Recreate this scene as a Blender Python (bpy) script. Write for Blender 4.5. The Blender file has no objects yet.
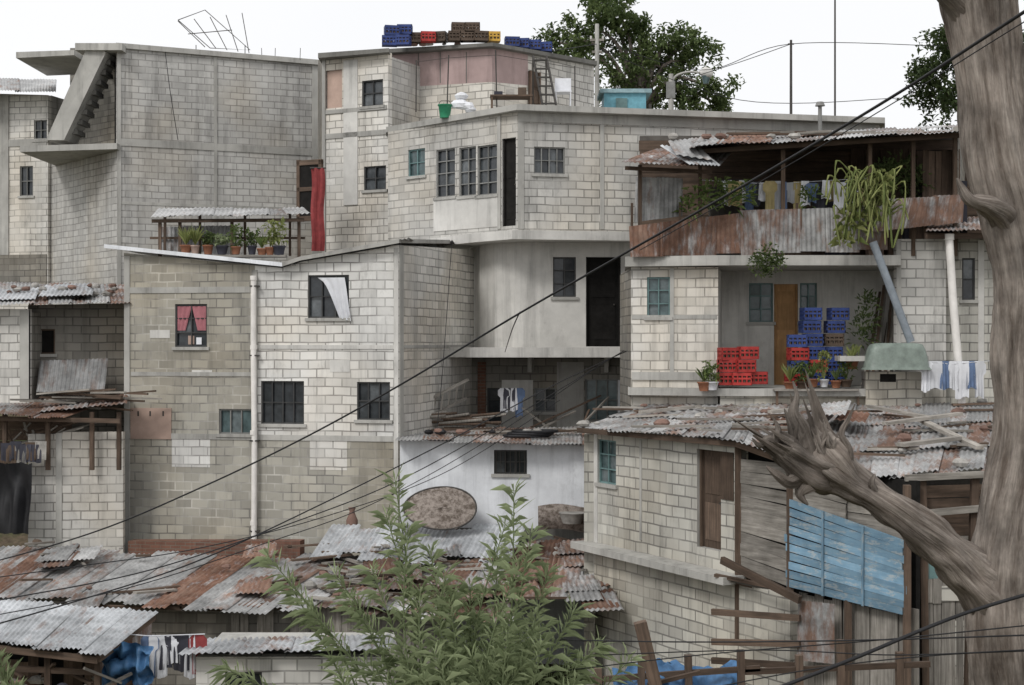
import bpy, math, random
from mathutils import Vector, noise
R=random.Random(11)
F=1422.2; CX=512.0; CY=342.5
def V(*a): return Vector(a)
def P(px,py,d): return Vector(((px-CX)*d/F, d, (CY-py)*d/F))
def Zp(py,d): return (CY-py)*d/F
def lerp(a,b,t): return a+(b-a)*t
sc=bpy.context.scene
# ---------------------------------------------------------------- materials
class NT:
    def __init__(s,name):
        s.m=bpy.data.materials.new(name); s.m.use_nodes=True
        s.t=s.m.node_tree; s.b=s.t.nodes['Principled BSDF']
        s.b.inputs['Roughness'].default_value=.9
        s.b.inputs['Specular IOR Level'].default_value=.2
        s.geo=s.t.nodes.new('ShaderNodeNewGeometry')
    def n(s,typ,**k):
        x=s.t.nodes.new(typ)
        for a,b in k.items(): setattr(x,a,b)
        return x
    def l(s,a,b): s.t.links.new(a,b)
    def pos(s,sx=1,sy=1,sz=1,off=0):
        m=s.n('ShaderNodeMapping'); s.l(s.geo.outputs['Position'],m.inputs['Vector'])
        m.inputs['Scale'].default_value=(sx,sy,sz); m.inputs['Location'].default_value=(off,off*.7,off*.3)
        return m.outputs['Vector']
    def uv(s,sx=1,sy=1):
        u=s.n('ShaderNodeUVMap'); u.uv_map='UVMap'
        m=s.n('ShaderNodeMapping'); s.l(u.outputs['UV'],m.inputs['Vector'])
        m.inputs['Scale'].default_value=(sx,sy,1)
        return m.outputs['Vector']
    def noise(s,vec,scale,detail=4,rough=.6):
        x=s.n('ShaderNodeTexNoise'); s.l(vec,x.inputs['Vector'])
        x.inputs['Scale'].default_value=scale; x.inputs['Detail'].default_value=detail; x.inputs['Roughness'].default_value=rough
        return x.outputs['Fac']
    def mr(s,val,a,b,c,d):
        x=s.n('ShaderNodeMapRange'); s.l(val,x.inputs['Value'])
        for i,q in zip(('From Min','From Max','To Min','To Max'),(a,b,c,d)): x.inputs[i].default_value=q
        return x.outputs['Result']
    def mix(s,fac,a,b,mode='MIX'):
        x=s.n('ShaderNodeMix'); x.data_type='RGBA'; x.blend_type=mode
        for v,i in ((fac,0),(a,6),(b,7)):
            if hasattr(v,'is_linked'): s.l(v,x.inputs[i])
            elif i==0: x.inputs[0].default_value=v
            else: x.inputs[i].default_value=(v[0],v[1],v[2],1)
        return x.outputs[2]
    def math(s,op,a,b=0.0):
        x=s.n('ShaderNodeMath',operation=op)
        for v,i in ((a,0),(b,1)):
            if hasattr(v,'is_linked'): s.l(v,x.inputs[i])
            else: x.inputs[i].default_value=v
        return x.outputs[0]
    def gray(s,f):
        x=s.n('ShaderNodeCombineColor'); 
        for i in range(3): s.l(f,x.inputs[i])
        return x.outputs[0]
    def mul(s,col,f): return s.mix(1.0,col,s.gray(f),'MULTIPLY')
    def tint(s):
        a=s.n('ShaderNodeAttribute'); a.attribute_name='tint'
        q=s.n('ShaderNodeSeparateColor'); s.l(a.outputs['Color'],q.inputs[0])
        return q.outputs[0],q.outputs[1]
    def bump(s,h,st=.4,dist=.02):
        x=s.n('ShaderNodeBump'); s.l(h,x.inputs['Height']); x.inputs['Strength'].default_value=st; x.inputs['Distance'].default_value=dist
        s.l(x.outputs[0],s.b.inputs['Normal'])
    def col(s,c): s.l(c,s.b.inputs['Base Color'])

def weather(n,c,stain,off):
    big=n.noise(n.pos(off=off),.4,4,.6)
    c=n.mul(c,n.mr(big,.34,.66,1-stain*.42,1+stain*.14))
    st=n.noise(n.pos(2.8,2.8,.2,off=off+3),1.3,5,.72)
    c=n.mul(c,n.mr(st,.50,.72,1.04,1-stain*.6))
    bl=n.noise(n.pos(1,1,.55,off=off+9),1.6,7,.78)
    return n.mix(n.mr(bl,.57,.73,0,stain*.8),c,(.15,.142,.13))
def block_mat(name,c1,c2,mortar,stain=.5,bw=.4,bh=.2,ms=.016,off=0,ef=.5,ml=None):
    n=NT(name)
    uv=n.uv()
    nz=n.n('ShaderNodeTexNoise'); n.l(n.geo.outputs['Position'],nz.inputs['Vector']); nz.inputs['Scale'].default_value=1.2; nz.inputs['Detail'].default_value=3
    sub=n.n('ShaderNodeVectorMath',operation='SUBTRACT'); n.l(nz.outputs['Color'],sub.inputs[0]); sub.inputs[1].default_value=(.5,.5,.5)
    scl=n.n('ShaderNodeVectorMath',operation='SCALE'); n.l(sub.outputs[0],scl.inputs[0]); scl.inputs['Scale'].default_value=.06
    add=n.n('ShaderNodeVectorMath',operation='ADD'); n.l(uv,add.inputs[0]); n.l(scl.outputs[0],add.inputs[1])
    br=n.n('ShaderNodeTexBrick'); n.l(add.outputs[0],br.inputs['Vector'])
    br.inputs['Scale'].default_value=1; br.inputs['Brick Width'].default_value=bw; br.inputs['Row Height'].default_value=bh
    br.inputs['Mortar Size'].default_value=ms; br.inputs['Mortar Smooth'].default_value=.2
    br.inputs['Color1'].default_value=(*c1,1); br.inputs['Color2'].default_value=(*c2,1)
    avg=tuple((a+b)/2 for a,b in zip(c1,c2))
    mn=n.noise(n.pos(off=off+40),.7,3,.6)
    n.l(n.mix(n.mr(mn,.45,.66,0,1),mortar,ml or tuple(x*.80 for x in avg)),br.inputs['Mortar'])
    c=br.outputs['Color']
    sm=n.noise(n.pos(off=off+17),.8,5,.68)
    c=n.mix(n.mr(sm,.58,.63,0,ef),c,tuple(x*.88 for x in avg))
    pc=n.noise(n.pos(off=off+31),.4,2,.5)
    c=n.mix(n.mr(pc,.45,.65,0,1),c,n.mix(1,c,(.985,.94,.875),'MULTIPLY'))
    c=weather(n,c,stain,off); n.col(c)
    n.bump(n.math('SUBTRACT',1.0,br.outputs['Fac']),.3,.008)
    return n.m
def conc_mat(name,c,stain=.5,off=0,rough=.9):
    n=NT(name); a=n.noise(n.pos(off=off),1.1,5,.7)
    c=n.mix(n.mr(a,.35,.65,0,1),c,tuple(x*.8 for x in c))
    c=weather(n,c,stain,off); n.col(c); n.bump(n.noise(n.pos(),9,4,.7),.25,.012); return n.m
def simple(name,c,rough=.7,var=.25,spec=.3,sc_=6):
    n=NT(name); a=n.noise(n.pos(),sc_,4,.65); r,g=n.tint()
    cc=n.mul(n.mix(0,c,c),n.mr(a,.3,.7,1-var,1+var*.6)); cc=n.mul(cc,n.mr(g,0,1,.75,1.2)); n.col(cc)
    n.b.inputs['Roughness'].default_value=rough; n.b.inputs['Specular IOR Level'].default_value=spec
    return n.m
def tin_mat(name,zinc=(.46,.46,.455),rust=(.185,.088,.056)):
    n=NT(name); r,g=n.tint()
    a=n.noise(n.uv(2.6,.8),1.4,6,.72); b=n.noise(n.pos(),4,4,.7)
    z=n.mix(n.mr(b,.35,.65,0,1),zinc,tuple(x*.62 for x in zinc)); z=n.mul(z,n.mr(g,0,1,.6,1.3))
    ru=n.mix(n.mr(b,.3,.7,0,1),rust,tuple(x*.5 for x in rust)); ru=n.mix(n.mr(a,.42,.72,0,.75),ru,(.31,.23,.185)); ru=n.mul(ru,n.mr(g,0,1,.75,1.35))
    f=n.math('ADD',a,n.math('MULTIPLY',n.math('SUBTRACT',r,.5),.5))
    ff=n.mr(f,.47,.65,0,1)
    c=n.mix(ff,z,ru)
    d=n.noise(n.pos(off=5),.8,5,.7); c=n.mul(c,n.mr(d,.38,.66,1.15,.6)); n.col(c)
    n.b.inputs['Metallic'].default_value=.1
    n.l(n.mr(ff,0,1,.55,.95),n.b.inputs['Roughness']); return n.m
def wood_mat(name,c,c2,worn=None):
    n=NT(name); r,g=n.tint()
    a=n.noise(n.uv(.8,14),1.6,5,.7); b=n.noise(n.pos(),2.5,3,.6)
    c_=n.mix(n.mr(a,.35,.66,0,1),c,c2); c_=n.mul(c_,n.mr(b,.3,.7,.75,1.15))
    if worn: c_=n.mix(n.mr(n.noise(n.uv(2,7),1.7,6,.78),.52,.60,0,.85),c_,worn)
    c_=n.mul(c_,n.mr(g,0,1,.65,1.25)); n.col(c_)
    n.bump(a,.4,.008); return n.m
def leaf_mat(name,c1,c2):
    n=NT(name); r,g=n.tint(); c=n.mix(g,c1,c2); n.col(c)
    n.b.inputs['Roughness'].default_value=.55
    tr=n.n('ShaderNodeBsdfTranslucent'); n.l(c,tr.inputs['Color']); ms=n.n('ShaderNodeMixShader'); ms.inputs[0].default_value=.35
    n.l(n.b.outputs[0],ms.inputs[1]); n.l(tr.outputs[0],ms.inputs[2]); n.l(ms.outputs[0],n.t.nodes['Material Output'].inputs['Surface']); return n.m
def glass_mat(name,c):
    n=NT(name); r,g=n.tint(); cc=n.mix(n.mr(g,.7,1,0,.5),c,(.22,.24,.25)); a=n.noise(n.pos(),5,3,.6); cc=n.mul(cc,n.mr(a,.3,.7,.6,1.3)); n.col(cc)
    n.b.inputs['Roughness'].default_value=.16; n.b.inputs['Specular IOR Level'].default_value=.5; return n.m

GB1=block_mat('block_grey',(.62,.605,.57),(.47,.46,.435),(.25,.245,.23),.5,off=1)
GB2=block_mat('block_pale',(.79,.78,.75),(.61,.60,.575),(.31,.30,.285),.42,off=12)
GB3=block_mat('block_tan',(.44,.42,.365),(.31,.297,.26),(.20,.192,.175),.45,off=23,ml=(.56,.54,.49))
GB4=block_mat('block_upper',(.54,.53,.505),(.43,.42,.40),(.28,.272,.258),.6,off=34,ef=.6)
GB5=block_mat('block_pink',(.71,.69,.65),(.55,.535,.50),(.29,.28,.26),.48,off=45)
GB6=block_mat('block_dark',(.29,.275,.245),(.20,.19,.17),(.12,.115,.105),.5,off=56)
GB7=block_mat('block_yard',(.59,.575,.52),(.43,.415,.375),(.23,.222,.205),.58,off=67)
BRK=block_mat('brick_red',(.24,.12,.085),(.16,.085,.065),(.2,.17,.14),.5,bw=.24,bh=.08,ms=.01,off=5)
CON=conc_mat('concrete',(.46,.45,.42),.58,2)
COL=conc_mat('concrete_light',(.66,.645,.61),.48,8)
COD=conc_mat('concrete_dark',(.20,.195,.18),.6,15)
WHT=conc_mat('whitewash',(.82,.84,.87),.36,21)
PNK=conc_mat('pink_plaster',(.46,.345,.33),.45,31)
TIN=tin_mat('corrugated_tin'); TINW=tin_mat('corrugated_tin_pale',(.62,.64,.66))
WD=wood_mat('wood_weathered',(.37,.345,.31),(.17,.155,.135)); WDB=wood_mat('wood_brown',(.15,.105,.078),(.075,.056,.043))
WDBL=wood_mat('wood_blue_paint',(.235,.375,.48),(.17,.29,.40),(.38,.42,.43)); WDO=wood_mat('wood_orange_door',(.50,.30,.14),(.38,.22,.11))
DARK=simple('interior_shade_black',(.02,.019,.018),.95,.3,.05); INT=simple('room_shade_brown',(.10,.092,.083),.95,.5,.05,2)  # near-black and dim tones put the shade of unlit rooms into the colour
GLS=glass_mat('window_glass',(.035,.04,.045)); GLT=glass_mat('window_glass_teal',(.085,.125,.13))
FRD=simple('frame_dark',(.05,.05,.05),.5); FRT=simple('frame_teal',(.14,.23,.23),.5); FRG=simple('frame_grey',(.22,.22,.21),.6)
RED=simple('plastic_red',(.40,.04,.035),.5,.35); BLU=simple('plastic_blue',(.035,.06,.20),.5,.35); YEL=simple('plastic_yellow',(.55,.33,.06),.5,.3)
BRN=simple('crate_brown',(.10,.07,.05),.6); GRN=simple('plastic_green',(.04,.27,.14),.5); TERR=simple('terracotta',(.32,.14,.08),.85); BRKS=simple('broken_brick',(.20,.125,.10),.9)
STL=simple('steel_dark',(.06,.055,.05),.6); PIPE=simple('pvc_pipe',(.80,.77,.73),.5,.2,.3,2); PIPB=simple('pipe_bluegrey',(.23,.26,.29),.5)
CLW=simple('cloth_white',(.72,.73,.76),.9,.1); CLB=simple('cloth_blue',(.14,.20,.33),.9,.2); CLR=simple('cloth_red',(.28,.055,.055),.9,.3)
CLP=simple('cloth_pink',(.40,.16,.18),.9,.2); CLY=simple('cloth_yellow',(.46,.38,.19),.9,.2); CLD=simple('cloth_dark',(.055,.055,.07),.9,.2)
TARP=simple('tarp_blue',(.06,.15,.29),.5,.4); TUB=simple('tub_greygreen',(.20,.24,.21),.4,.3); TURQ=simple('tank_turquoise',(.14,.33,.40),.6,.25)
BLK=simple('rubber_black',(.02,.02,.022),.6); STN=simple('stone',(.35,.335,.31),.9,.4); CARD=simple('board_pinkish',(.48,.35,.29),.85,.2,.2,2)
LF1=leaf_mat('leaf_willow',(.16,.20,.10),(.40,.46,.27)); LF2=leaf_mat('leaf_tree',(.05,.08,.03),(.18,.23,.09)); LF3=leaf_mat('leaf_yellowgreen',(.15,.19,.06),(.36,.38,.15))
LF4=leaf_mat('leaf_darktree',(.03,.05,.02),(.11,.145,.06)); GRS=leaf_mat('leaf_grass',(.06,.09,.03),(.17,.19,.08)); LFP=leaf_mat('leaf_pot',(.07,.11,.03),(.2,.26,.09))
def bark(name,k):
    n=NT(name); a=n.noise(n.uv(7,.9),1.3,6,.72); b=n.noise(n.pos(),2.2,5,.65); e=n.noise(n.uv(26,2.4),1.2,4,.7)
    c=n.mix(n.mr(a,.36,.64,0,1),tuple(x*k for x in (.125,.10,.082)),tuple(x*k for x in (.37,.325,.285))); c=n.mul(c,n.mr(b,.35,.65,.55,1.2)); c=n.mul(c,n.mr(e,.35,.65,.75,1.12)); n.col(c)
    n.bump(n.math('ADD',a,n.math('MULTIPLY',e,.45)),.7,.045); return n.m
BARK=bark('bark_dead',1.); BARK2=bark('bark_splintered',.8)
n=NT('ground_dirt'); a=n.noise(n.pos(),.6,6,.7); c=n.mix(n.mr(a,.4,.6,0,1),(.13,.10,.07),(.06,.075,.03)); c=n.mul(c,n.mr(n.noise(n.pos(),6,4,.7),.3,.7,.6,1.3)); n.col(c); n.bump(a,.5,.1); DIRT=n.m
n=NT('rusty_mesh'); a=n.noise(n.pos(),9,6,.75); c=n.mix(n.mr(a,.42,.6,0,1),(.30,.26,.23),(.11,.088,.072)); n.col(c); n.bump(a,.8,.03); RUSTY=n.m
WOODS={WD,WDB,WDBL,WDO}
# ---------------------------------------------------------------- mesh building
ALL=[]
class MB:
    def __init__(s,name,parent=None):
        s.name=name; s.parent=parent; s.v=[]; s.f=[]; s.uv=[]; s.mi=[]; s.mats=[]; s.t=[]; s.sm=[]; ALL.append(s)
    def _m(s,m):
        if m not in s.mats: s.mats.append(m)
        return s.mats.index(m)
    def face(s,pts,mat,uv=None,tint=(.5,.5),smooth=False):
        i=len(s.v); pts=[Vector(p) for p in pts]; s.v+=pts
        if uv is None:
            nn=(pts[1]-pts[0]).cross(pts[2]-pts[0])
            if nn.length<1e-9 and len(pts)>3: nn=(pts[2]-pts[0]).cross(pts[3]-pts[0])
            if nn.length>1e-12: nn=nn/nn.length
            if abs(nn.z)>.8: uv=[(p.x,p.y) for p in pts]
            else:
                t=Vector((-nn.y,nn.x,0))
                if t.length<1e-6: t=Vector((1,0,0))
                t.normalize()
                if t.x<0: t=-t
                uv=[(p.dot(t),p.z) for p in pts]
        s.f.append(list(range(i,i+len(pts)))); s.uv.append(uv); s.mi.append(s._m(mat)); s.t.append(tint); s.sm.append(smooth)
    def grid(s,rows,mat,uvf=None,tint=(.5,.5),closed=False,smooth=True):
        i0=len(s.v); nr=len(rows); nc=len(rows[0])
        for r in rows: s.v+=r
        m=s._m(mat)
        for a in range(nr-1):
            for b in range(nc if closed else nc-1):
                b2=(b+1)%nc
                s.f.append([i0+a*nc+b,i0+a*nc+b2,i0+(a+1)*nc+b2,i0+(a+1)*nc+b])
                if uvf: s.uv.append([uvf(a,b),uvf(a,b+1),uvf(a+1,b+1),uvf(a+1,b)])
                else: s.uv.append([(s.v[k].x,s.v[k].z) for k in s.f[-1]])
                s.mi.append(m); s.t.append(tint); s.sm.append(smooth)
    def obox(s,p,x,y,z,mat,tint=None):
        if tint is None: tint=(R.random(),R.random())
        c=[p,p+x,p+x+y,p+y,p+z,p+x+z,p+x+y+z,p+y+z]
        fs=[(0,3,2,1),(4,5,6,7),(0,1,5,4),(1,2,6,5),(2,3,7,6),(3,0,4,7)]
        L=max((x,y,z),key=lambda q:q.length).normalized(); o=R.random()*20
        oth=[q.normalized() for q in (x,y,z) if q.length>0]
        for f in fs:
            pts=[c[k] for k in f]
            if mat in WOODS:
                e=[q for q in oth if abs(q.dot(L))<.9]
                uv=[((q-p).dot(L)+o,(q-p).dot(e[0])+(q-p).dot(e[-1])*.7+o) for q in pts]; s.face(pts,mat,uv,tint)
            else: s.face(pts,mat,None,tint)
    def beam(s,p,q,w,h,mat,tint=None,up=None):
        d=q-p
        u=up or (V(0,0,1) if abs(d.normalized().z)<.9 else V(0,1,0))
        sx=d.cross(u).normalized(); uu=sx.cross(d).normalized()
        s.obox(p-sx*w/2-uu*h/2,d,sx*w,uu*h,mat,tint)
    def tube(s,pts,rad,mat,seg=8,cap=True,tint=(.5,.5),rf=None):
        pts=[Vector(p) for p in pts]; rows=[]; L=0; Ls=[]
        if not isinstance(rad,(list,tuple)): rad=[rad]*len(pts)
        ref=None
        for i,p in enumerate(pts):
            d=(pts[min(i+1,len(pts)-1)]-pts[max(i-1,0)]).normalized()
            if ref is None: ref=d.orthogonal().normalized()
            ref=(ref-d*ref.dot(d)).normalized(); o=d.cross(ref)
            if i: L+=(p-pts[i-1]).length
            Ls.append(L); row=[]
            for k in range(seg):
                a=2*math.pi*k/seg; r=rad[i]*(rf(a,L,i) if rf else 1)
                row.append(p+(ref*math.cos(a)+o*math.sin(a))*r)
            rows.append(row)
        rr=max(rad)
        s.grid(rows,mat,lambda a,b:(b/seg*2*math.pi*rr,Ls[a]),tint,closed=True)
        if cap:
            s.face(rows[0][::-1],mat,None,tint); s.face(rows[-1],mat,None,tint)
        return rows
    def corr(s,p00,p10,p01,p11,mat,tint,pitch=.095,amp=.016,nl=3,sag=.02):
        w=(p10-p00).length; k=max(2,int(w/pitch)); nc=k*4; nn=(p10-p00).cross(p01-p00).normalized()
        rows=[]; ph=R.random()*9; L=(p01-p00).length
        for j in range(nl+1):
            v=j/nl; row=[]
            for i in range(nc+1):
                u=i/nc; q=lerp(lerp(p00,p10,u),lerp(p01,p11,u),v)
                q=q+nn*(amp*math.cos(i*math.pi/2)+sag*noise.noise(V(u*w*.8+ph,v*L*.8,ph)))
                row.append(q)
            rows.append(row)
        o=R.random()*30
        s.grid(rows,mat,lambda a,b:(b/nc*w+o,a/nl*L+o),tint,smooth=True)
    def sheets(s,bl,br,fl,fr,nsh,rust=(.2,.8),mat=None,rows=1,jit=.08,lift=.03,bright=(.2,.9)):
        mat=mat or TIN
        nn=(br-bl).cross(fl-bl).normalized()
        if nn.z<0: nn=-nn
        for rr in range(rows):
            v0=rr/rows; v1=min(1,(rr+1)/rows+.04)
            for i in range(nsh):
                u0=i/nsh; u1=(i+1)/nsh+.25/nsh
                g=lambda u,v: lerp(lerp(bl,br,u),lerp(fl,fr,u),v)
                d=(fl-bl).normalized()
                off=nn*(lift*R.random()+.012*(i%2)-.02*rr); j0=d*R.uniform(-jit,jit); j1=d*R.uniform(-jit,jit*1.5)
                sk=(br-bl).normalized()*R.uniform(-.04,.04)
                s.corr(g(u0,v0)+off+j0,g(u1,v0)+off+j0+nn*.015,g(u0,v1)+off+j1+sk,g(u1,v1)+off+j1+sk+nn*.015,mat,(R.uniform(*rust),R.uniform(*bright)))
    def build(s):
        me=bpy.data.meshes.new(s.name); me.from_pydata([tuple(v) for v in s.v],[],s.f)
        me.uv_layers.new(name='UVMap'); me.color_attributes.new('tint','FLOAT_COLOR','CORNER')
        fu=[];ft=[]
        for f,u,t in zip(s.f,s.uv,s.t):
            for q in u: fu+=[q[0],q[1]]
            ft+=[t[0],t[1],0,1]*len(f)
        me.uv_layers['UVMap'].data.foreach_set('uv',fu); me.color_attributes['tint'].data.foreach_set('color',ft)
        me.polygons.foreach_set('material_index',s.mi); me.polygons.foreach_set('use_smooth',s.sm)
        for m in s.mats: me.materials.append(m)
        me.update(); o=bpy.data.objects.new(s.name,me); sc.collection.objects.link(o)
        if s.parent:
            o.parent=s.parent; o.matrix_parent_inverse=s.parent.matrix_basis.inverted()
def grp(name,loc):
    e=bpy.data.objects.new(name,None); e.location=loc; e.empty_display_size=.5; sc.collection.objects.link(e); return e

class Wall:
    def __init__(s,A,B):
        s.a=Vector(((A[0]-CX)*A[1]/F,A[1])); s.b=Vector(((B[0]-CX)*B[1]/F,B[1]))
        s.d=s.b-s.a; s.L=s.d.length; s.u=s.d/s.L; s.n=Vector((s.u.y,-s.u.x))
        if s.n.dot(-s.a)<0: s.n=-s.n
    def T(s,px):
        k=(px-CX)/F; return (k*s.a.y-s.a.x)/(s.d.x-k*s.d.y)*s.L
    def pt(s,t,z,off=0):
        q=s.a+s.u*t+s.n*off; return Vector((q.x,q.y,z))
    def D(s,px): return (s.a+s.u*s.T(px)).y
    def z(s,px,py): return Zp(py,s.D(px))
    def prof(s,p):
        if isinstance(p,(int,float)): return lambda t:p
        q=sorted((s.T(x),s.z(x,y)) for x,y in p)
        def f(t):
            if t<=q[0][0]: return q[0][1]
            for (a,za),(b,zb) in zip(q,q[1:]):
                if t<=b: return lerp(za,zb,(t-a)/(b-a) if b>a else 0)
            return q[-1][1]
        f.cuts=[x[0] for x in q]; return f
    def rect(s,o):
        t0,t1=s.T(o[0]),s.T(o[2]); d=(s.a+s.u*(t0+t1)/2).y
        return t0,t1,Zp(o[3],d),Zp(o[1],d)
    def make(s,mb,top,bot,mat,ops=(),cap=.2,rev=.16,px=None,revm=None):
        tf,bf=s.prof(top),s.prof(bot); t0,t1=(0,s.L) if px is None else (s.T(px[0]),s.T(px[1]))
        rs=[s.rect(o) for o in ops]; cuts={t0,t1}
        for r in rs: cuts|={r[0],r[1]}
        for f in (tf,bf):
            cuts|={c for c in getattr(f,'cuts',[])}
        cuts=sorted(c for c in cuts if t0-1e-6<=c<=t1+1e-6)
        for a,b in zip(cuts,cuts[1:]):
            if b-a<1e-4: continue
            m=(a+b)/2; hs=sorted((r[2],r[3]) for r in rs if r[0]-1e-4<m<r[1]+1e-4)
            lo=(bf(a),bf(b))
            for z0,z1 in hs:
                mb.face([s.pt(a,lo[0]),s.pt(b,lo[1]),s.pt(b,z0),s.pt(a,z0)],mat); lo=(z1,z1)
            mb.face([s.pt(a,lo[0]),s.pt(b,lo[1]),s.pt(b,tf(b)),s.pt(a,tf(a))],mat)
            if cap:
                mb.face([s.pt(a,tf(a)),s.pt(b,tf(b)),s.pt(b,tf(b),-cap),s.pt(a,tf(a),-cap)],mat)
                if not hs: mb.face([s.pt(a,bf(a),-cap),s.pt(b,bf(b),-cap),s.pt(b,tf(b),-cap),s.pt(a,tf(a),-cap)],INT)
        rm=revm or CON
        for (u0,u1,z0,z1) in rs:
            for p,q in (((u0,z0),(u1,z0)),((u1,z0),(u1,z1)),((u1,z1),(u0,z1)),((u0,z1),(u0,z0))):
                mb.face([s.pt(*p),s.pt(*q),s.pt(*q,-rev),s.pt(*p,-rev)],rm)
        if cap:
            for t in (t0,t1): mb.face([s.pt(t,bf(t)),s.pt(t,tf(t)),s.pt(t,tf(t),-cap),s.pt(t,bf(t),-cap)],mat)
        return s
    def shell(s,mb,back,z0,z1,mat,roof=None,inner=.55,sides=(1,1)):
        e=.004; a,b=0+e,s.L-e; roof=roof or CON
        if sides[0]: mb.face([s.pt(a,z0,-.2),s.pt(a,z0,-back),s.pt(a,z1,-back),s.pt(a,z1,-.2)],mat)
        if sides[1]: mb.face([s.pt(b,z0,-.2),s.pt(b,z0,-back),s.pt(b,z1,-back),s.pt(b,z1,-.2)],mat)
        mb.face([s.pt(a,z0,-back),s.pt(b,z0,-back),s.pt(b,z1,-back),s.pt(a,z1,-back)],mat)
        mb.face([s.pt(a,z1-e,-.2),s.pt(b,z1-e,-.2),s.pt(b,z1-e,-back),s.pt(a,z1-e,-back)],roof)
        if inner: mb.face([s.pt(a,z0,-inner),s.pt(b,z0,-inner),s.pt(b,z1,-inner),s.pt(a,z1,-inner)],DARK)  # near-black sheet behind the openings paints the unlit interior
    def band(s,mb,o,mat,proud=.02,thick=.1,tint=None):
        t0,t1,z0,z1=s.rect(o)
        mb.obox(s.pt(t0,z0,-thick+proud),s.pt(t1,z0)-s.pt(t0,z0),V(s.n.x,s.n.y,0)*thick,V(0,0,z1-z0),mat,tint)
    def win(s,mb,o,cols=2,rows=2,fm=None,gm=None,off=-.09,sill=True,bars=0,fw=.035):
        fm=fm or FRD; gm=gm or GLS
        t0,t1,z0,z1=s.rect(o); n3=V(s.n.x,s.n.y,0); u3=V(s.u.x,s.u.y,0)
        for i in range(cols):
            for j in range(rows):
                a,b=lerp(t0,t1,i/cols),lerp(t0,t1,(i+1)/cols); c,d=lerp(z0,z1,j/rows),lerp(z0,z1,(j+1)/rows)
                ti=[R.uniform(-.012,.012) for _ in range(4)]
                mb.face([s.pt(a,c,off+ti[0]),s.pt(b,c,off+ti[1]),s.pt(b,d,off+ti[1]+ti[2]),s.pt(a,d,off+ti[0]+ti[2])],gm,None,(.5,R.random()))
        for i in range(cols+1):
            t=lerp(t0,t1,i/cols); w=fw if i in(0,cols) else fw*.75
            tt=min(max(t-w/2,t0),t1-w); mb.obox(s.pt(tt,z0,off+.015),u3*w,n3*.04,V(0,0,z1-z0),fm)
        for j in range(rows+1):
            zz=lerp(z0,z1,j/rows); w=fw if j in(0,rows) else fw*.7
            zz=min(max(zz-w/2,z0),z1-w); mb.obox(s.pt(t0,zz,off+.018),u3*(t1-t0),n3*.034,V(0,0,w),fm)
        for k in range(bars):
            t=lerp(t0,t1,(k+.5)/bars); mb.tube([s.pt(t,z0,.02),s.pt(t,z1,.02)],.009,STL,5)
        if sill: mb.obox(s.pt(t0-.06,z0-.07,-.05),u3*(t1-t0+.12),n3*.10,V(0,0,.072),CON)
    def door(s,mb,o,mat,off=-.12):
        t0,t1,z0,z1=s.rect(o); n3=V(s.n.x,s.n.y,0); u3=V(s.u.x,s.u.y,0); w=t1-t0
        mb.obox(s.pt(t0,z0,off-.04),u3*w,n3*.04,V(0,0,z1-z0),mat)
        for k in range(2):
            za=lerp(z0,z1,.08+.47*k); mb.obox(s.pt(t0+w*.15,za,off),u3*w*.7,n3*.012,V(0,0,(z1-z0)*.38),mat)
        for t in (t0,t1-.05): mb.obox(s.pt(t,z0,off+.002),u3*.05,n3*.06,V(0,0,z1-z0),mat)
        mb.tube([s.pt(t0+w*.82,lerp(z0,z1,.47),off),s.pt(t0+w*.82,lerp(z0,z1,.47),off+.05)],.02,STL,6)
    def planks(s,mb,px0,px1,ztop,zbot,nb,mat,horiz=True,off=.0,miss=0,jit=.05,dzj=.02):
        t0,t1=s.T(px0),s.T(px1); n3=V(s.n.x,s.n.y,0); u3=V(s.u.x,s.u.y,0)
        zt=ztop if callable(ztop) else (lambda t:ztop); zb=zbot if callable(zbot) else (lambda t:zbot)
        for i in range(nb):
            if R.random()<miss: continue
            g=.006
            if horiz:
                a=i/nb; e0=R.uniform(-jit,jit); e1=R.uniform(-jit,jit); dz=R.uniform(-dzj,dzj)
                h0=(zt(t0)-zb(t0))/nb; h1=(zt(t1)-zb(t1))/nb
                p=s.pt(t0+e0,lerp(zb(t0),zt(t0),a)+g,off+R.uniform(0,.02)); q=s.pt(t1+e1,lerp(zb(t1),zt(t1),a)+g+dz,off+R.uniform(0,.02))
                mb.obox(p,q-p,n3*.025,V(0,0,(h0+h1)/2-g-dzj*.3),mat)
            else:
                a=lerp(t0,t1,i/nb); w=(t1-t0)/nb-g; z0=zb(a)+R.uniform(-jit,jit); z1=zt(a)+R.uniform(-jit,jit)
                p=s.pt(a,z0,off+R.uniform(0,.015)); mb.obox(p,u3*w,n3*.025,V(R.uniform(-.02,.02),0,z1-z0),mat)

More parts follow.
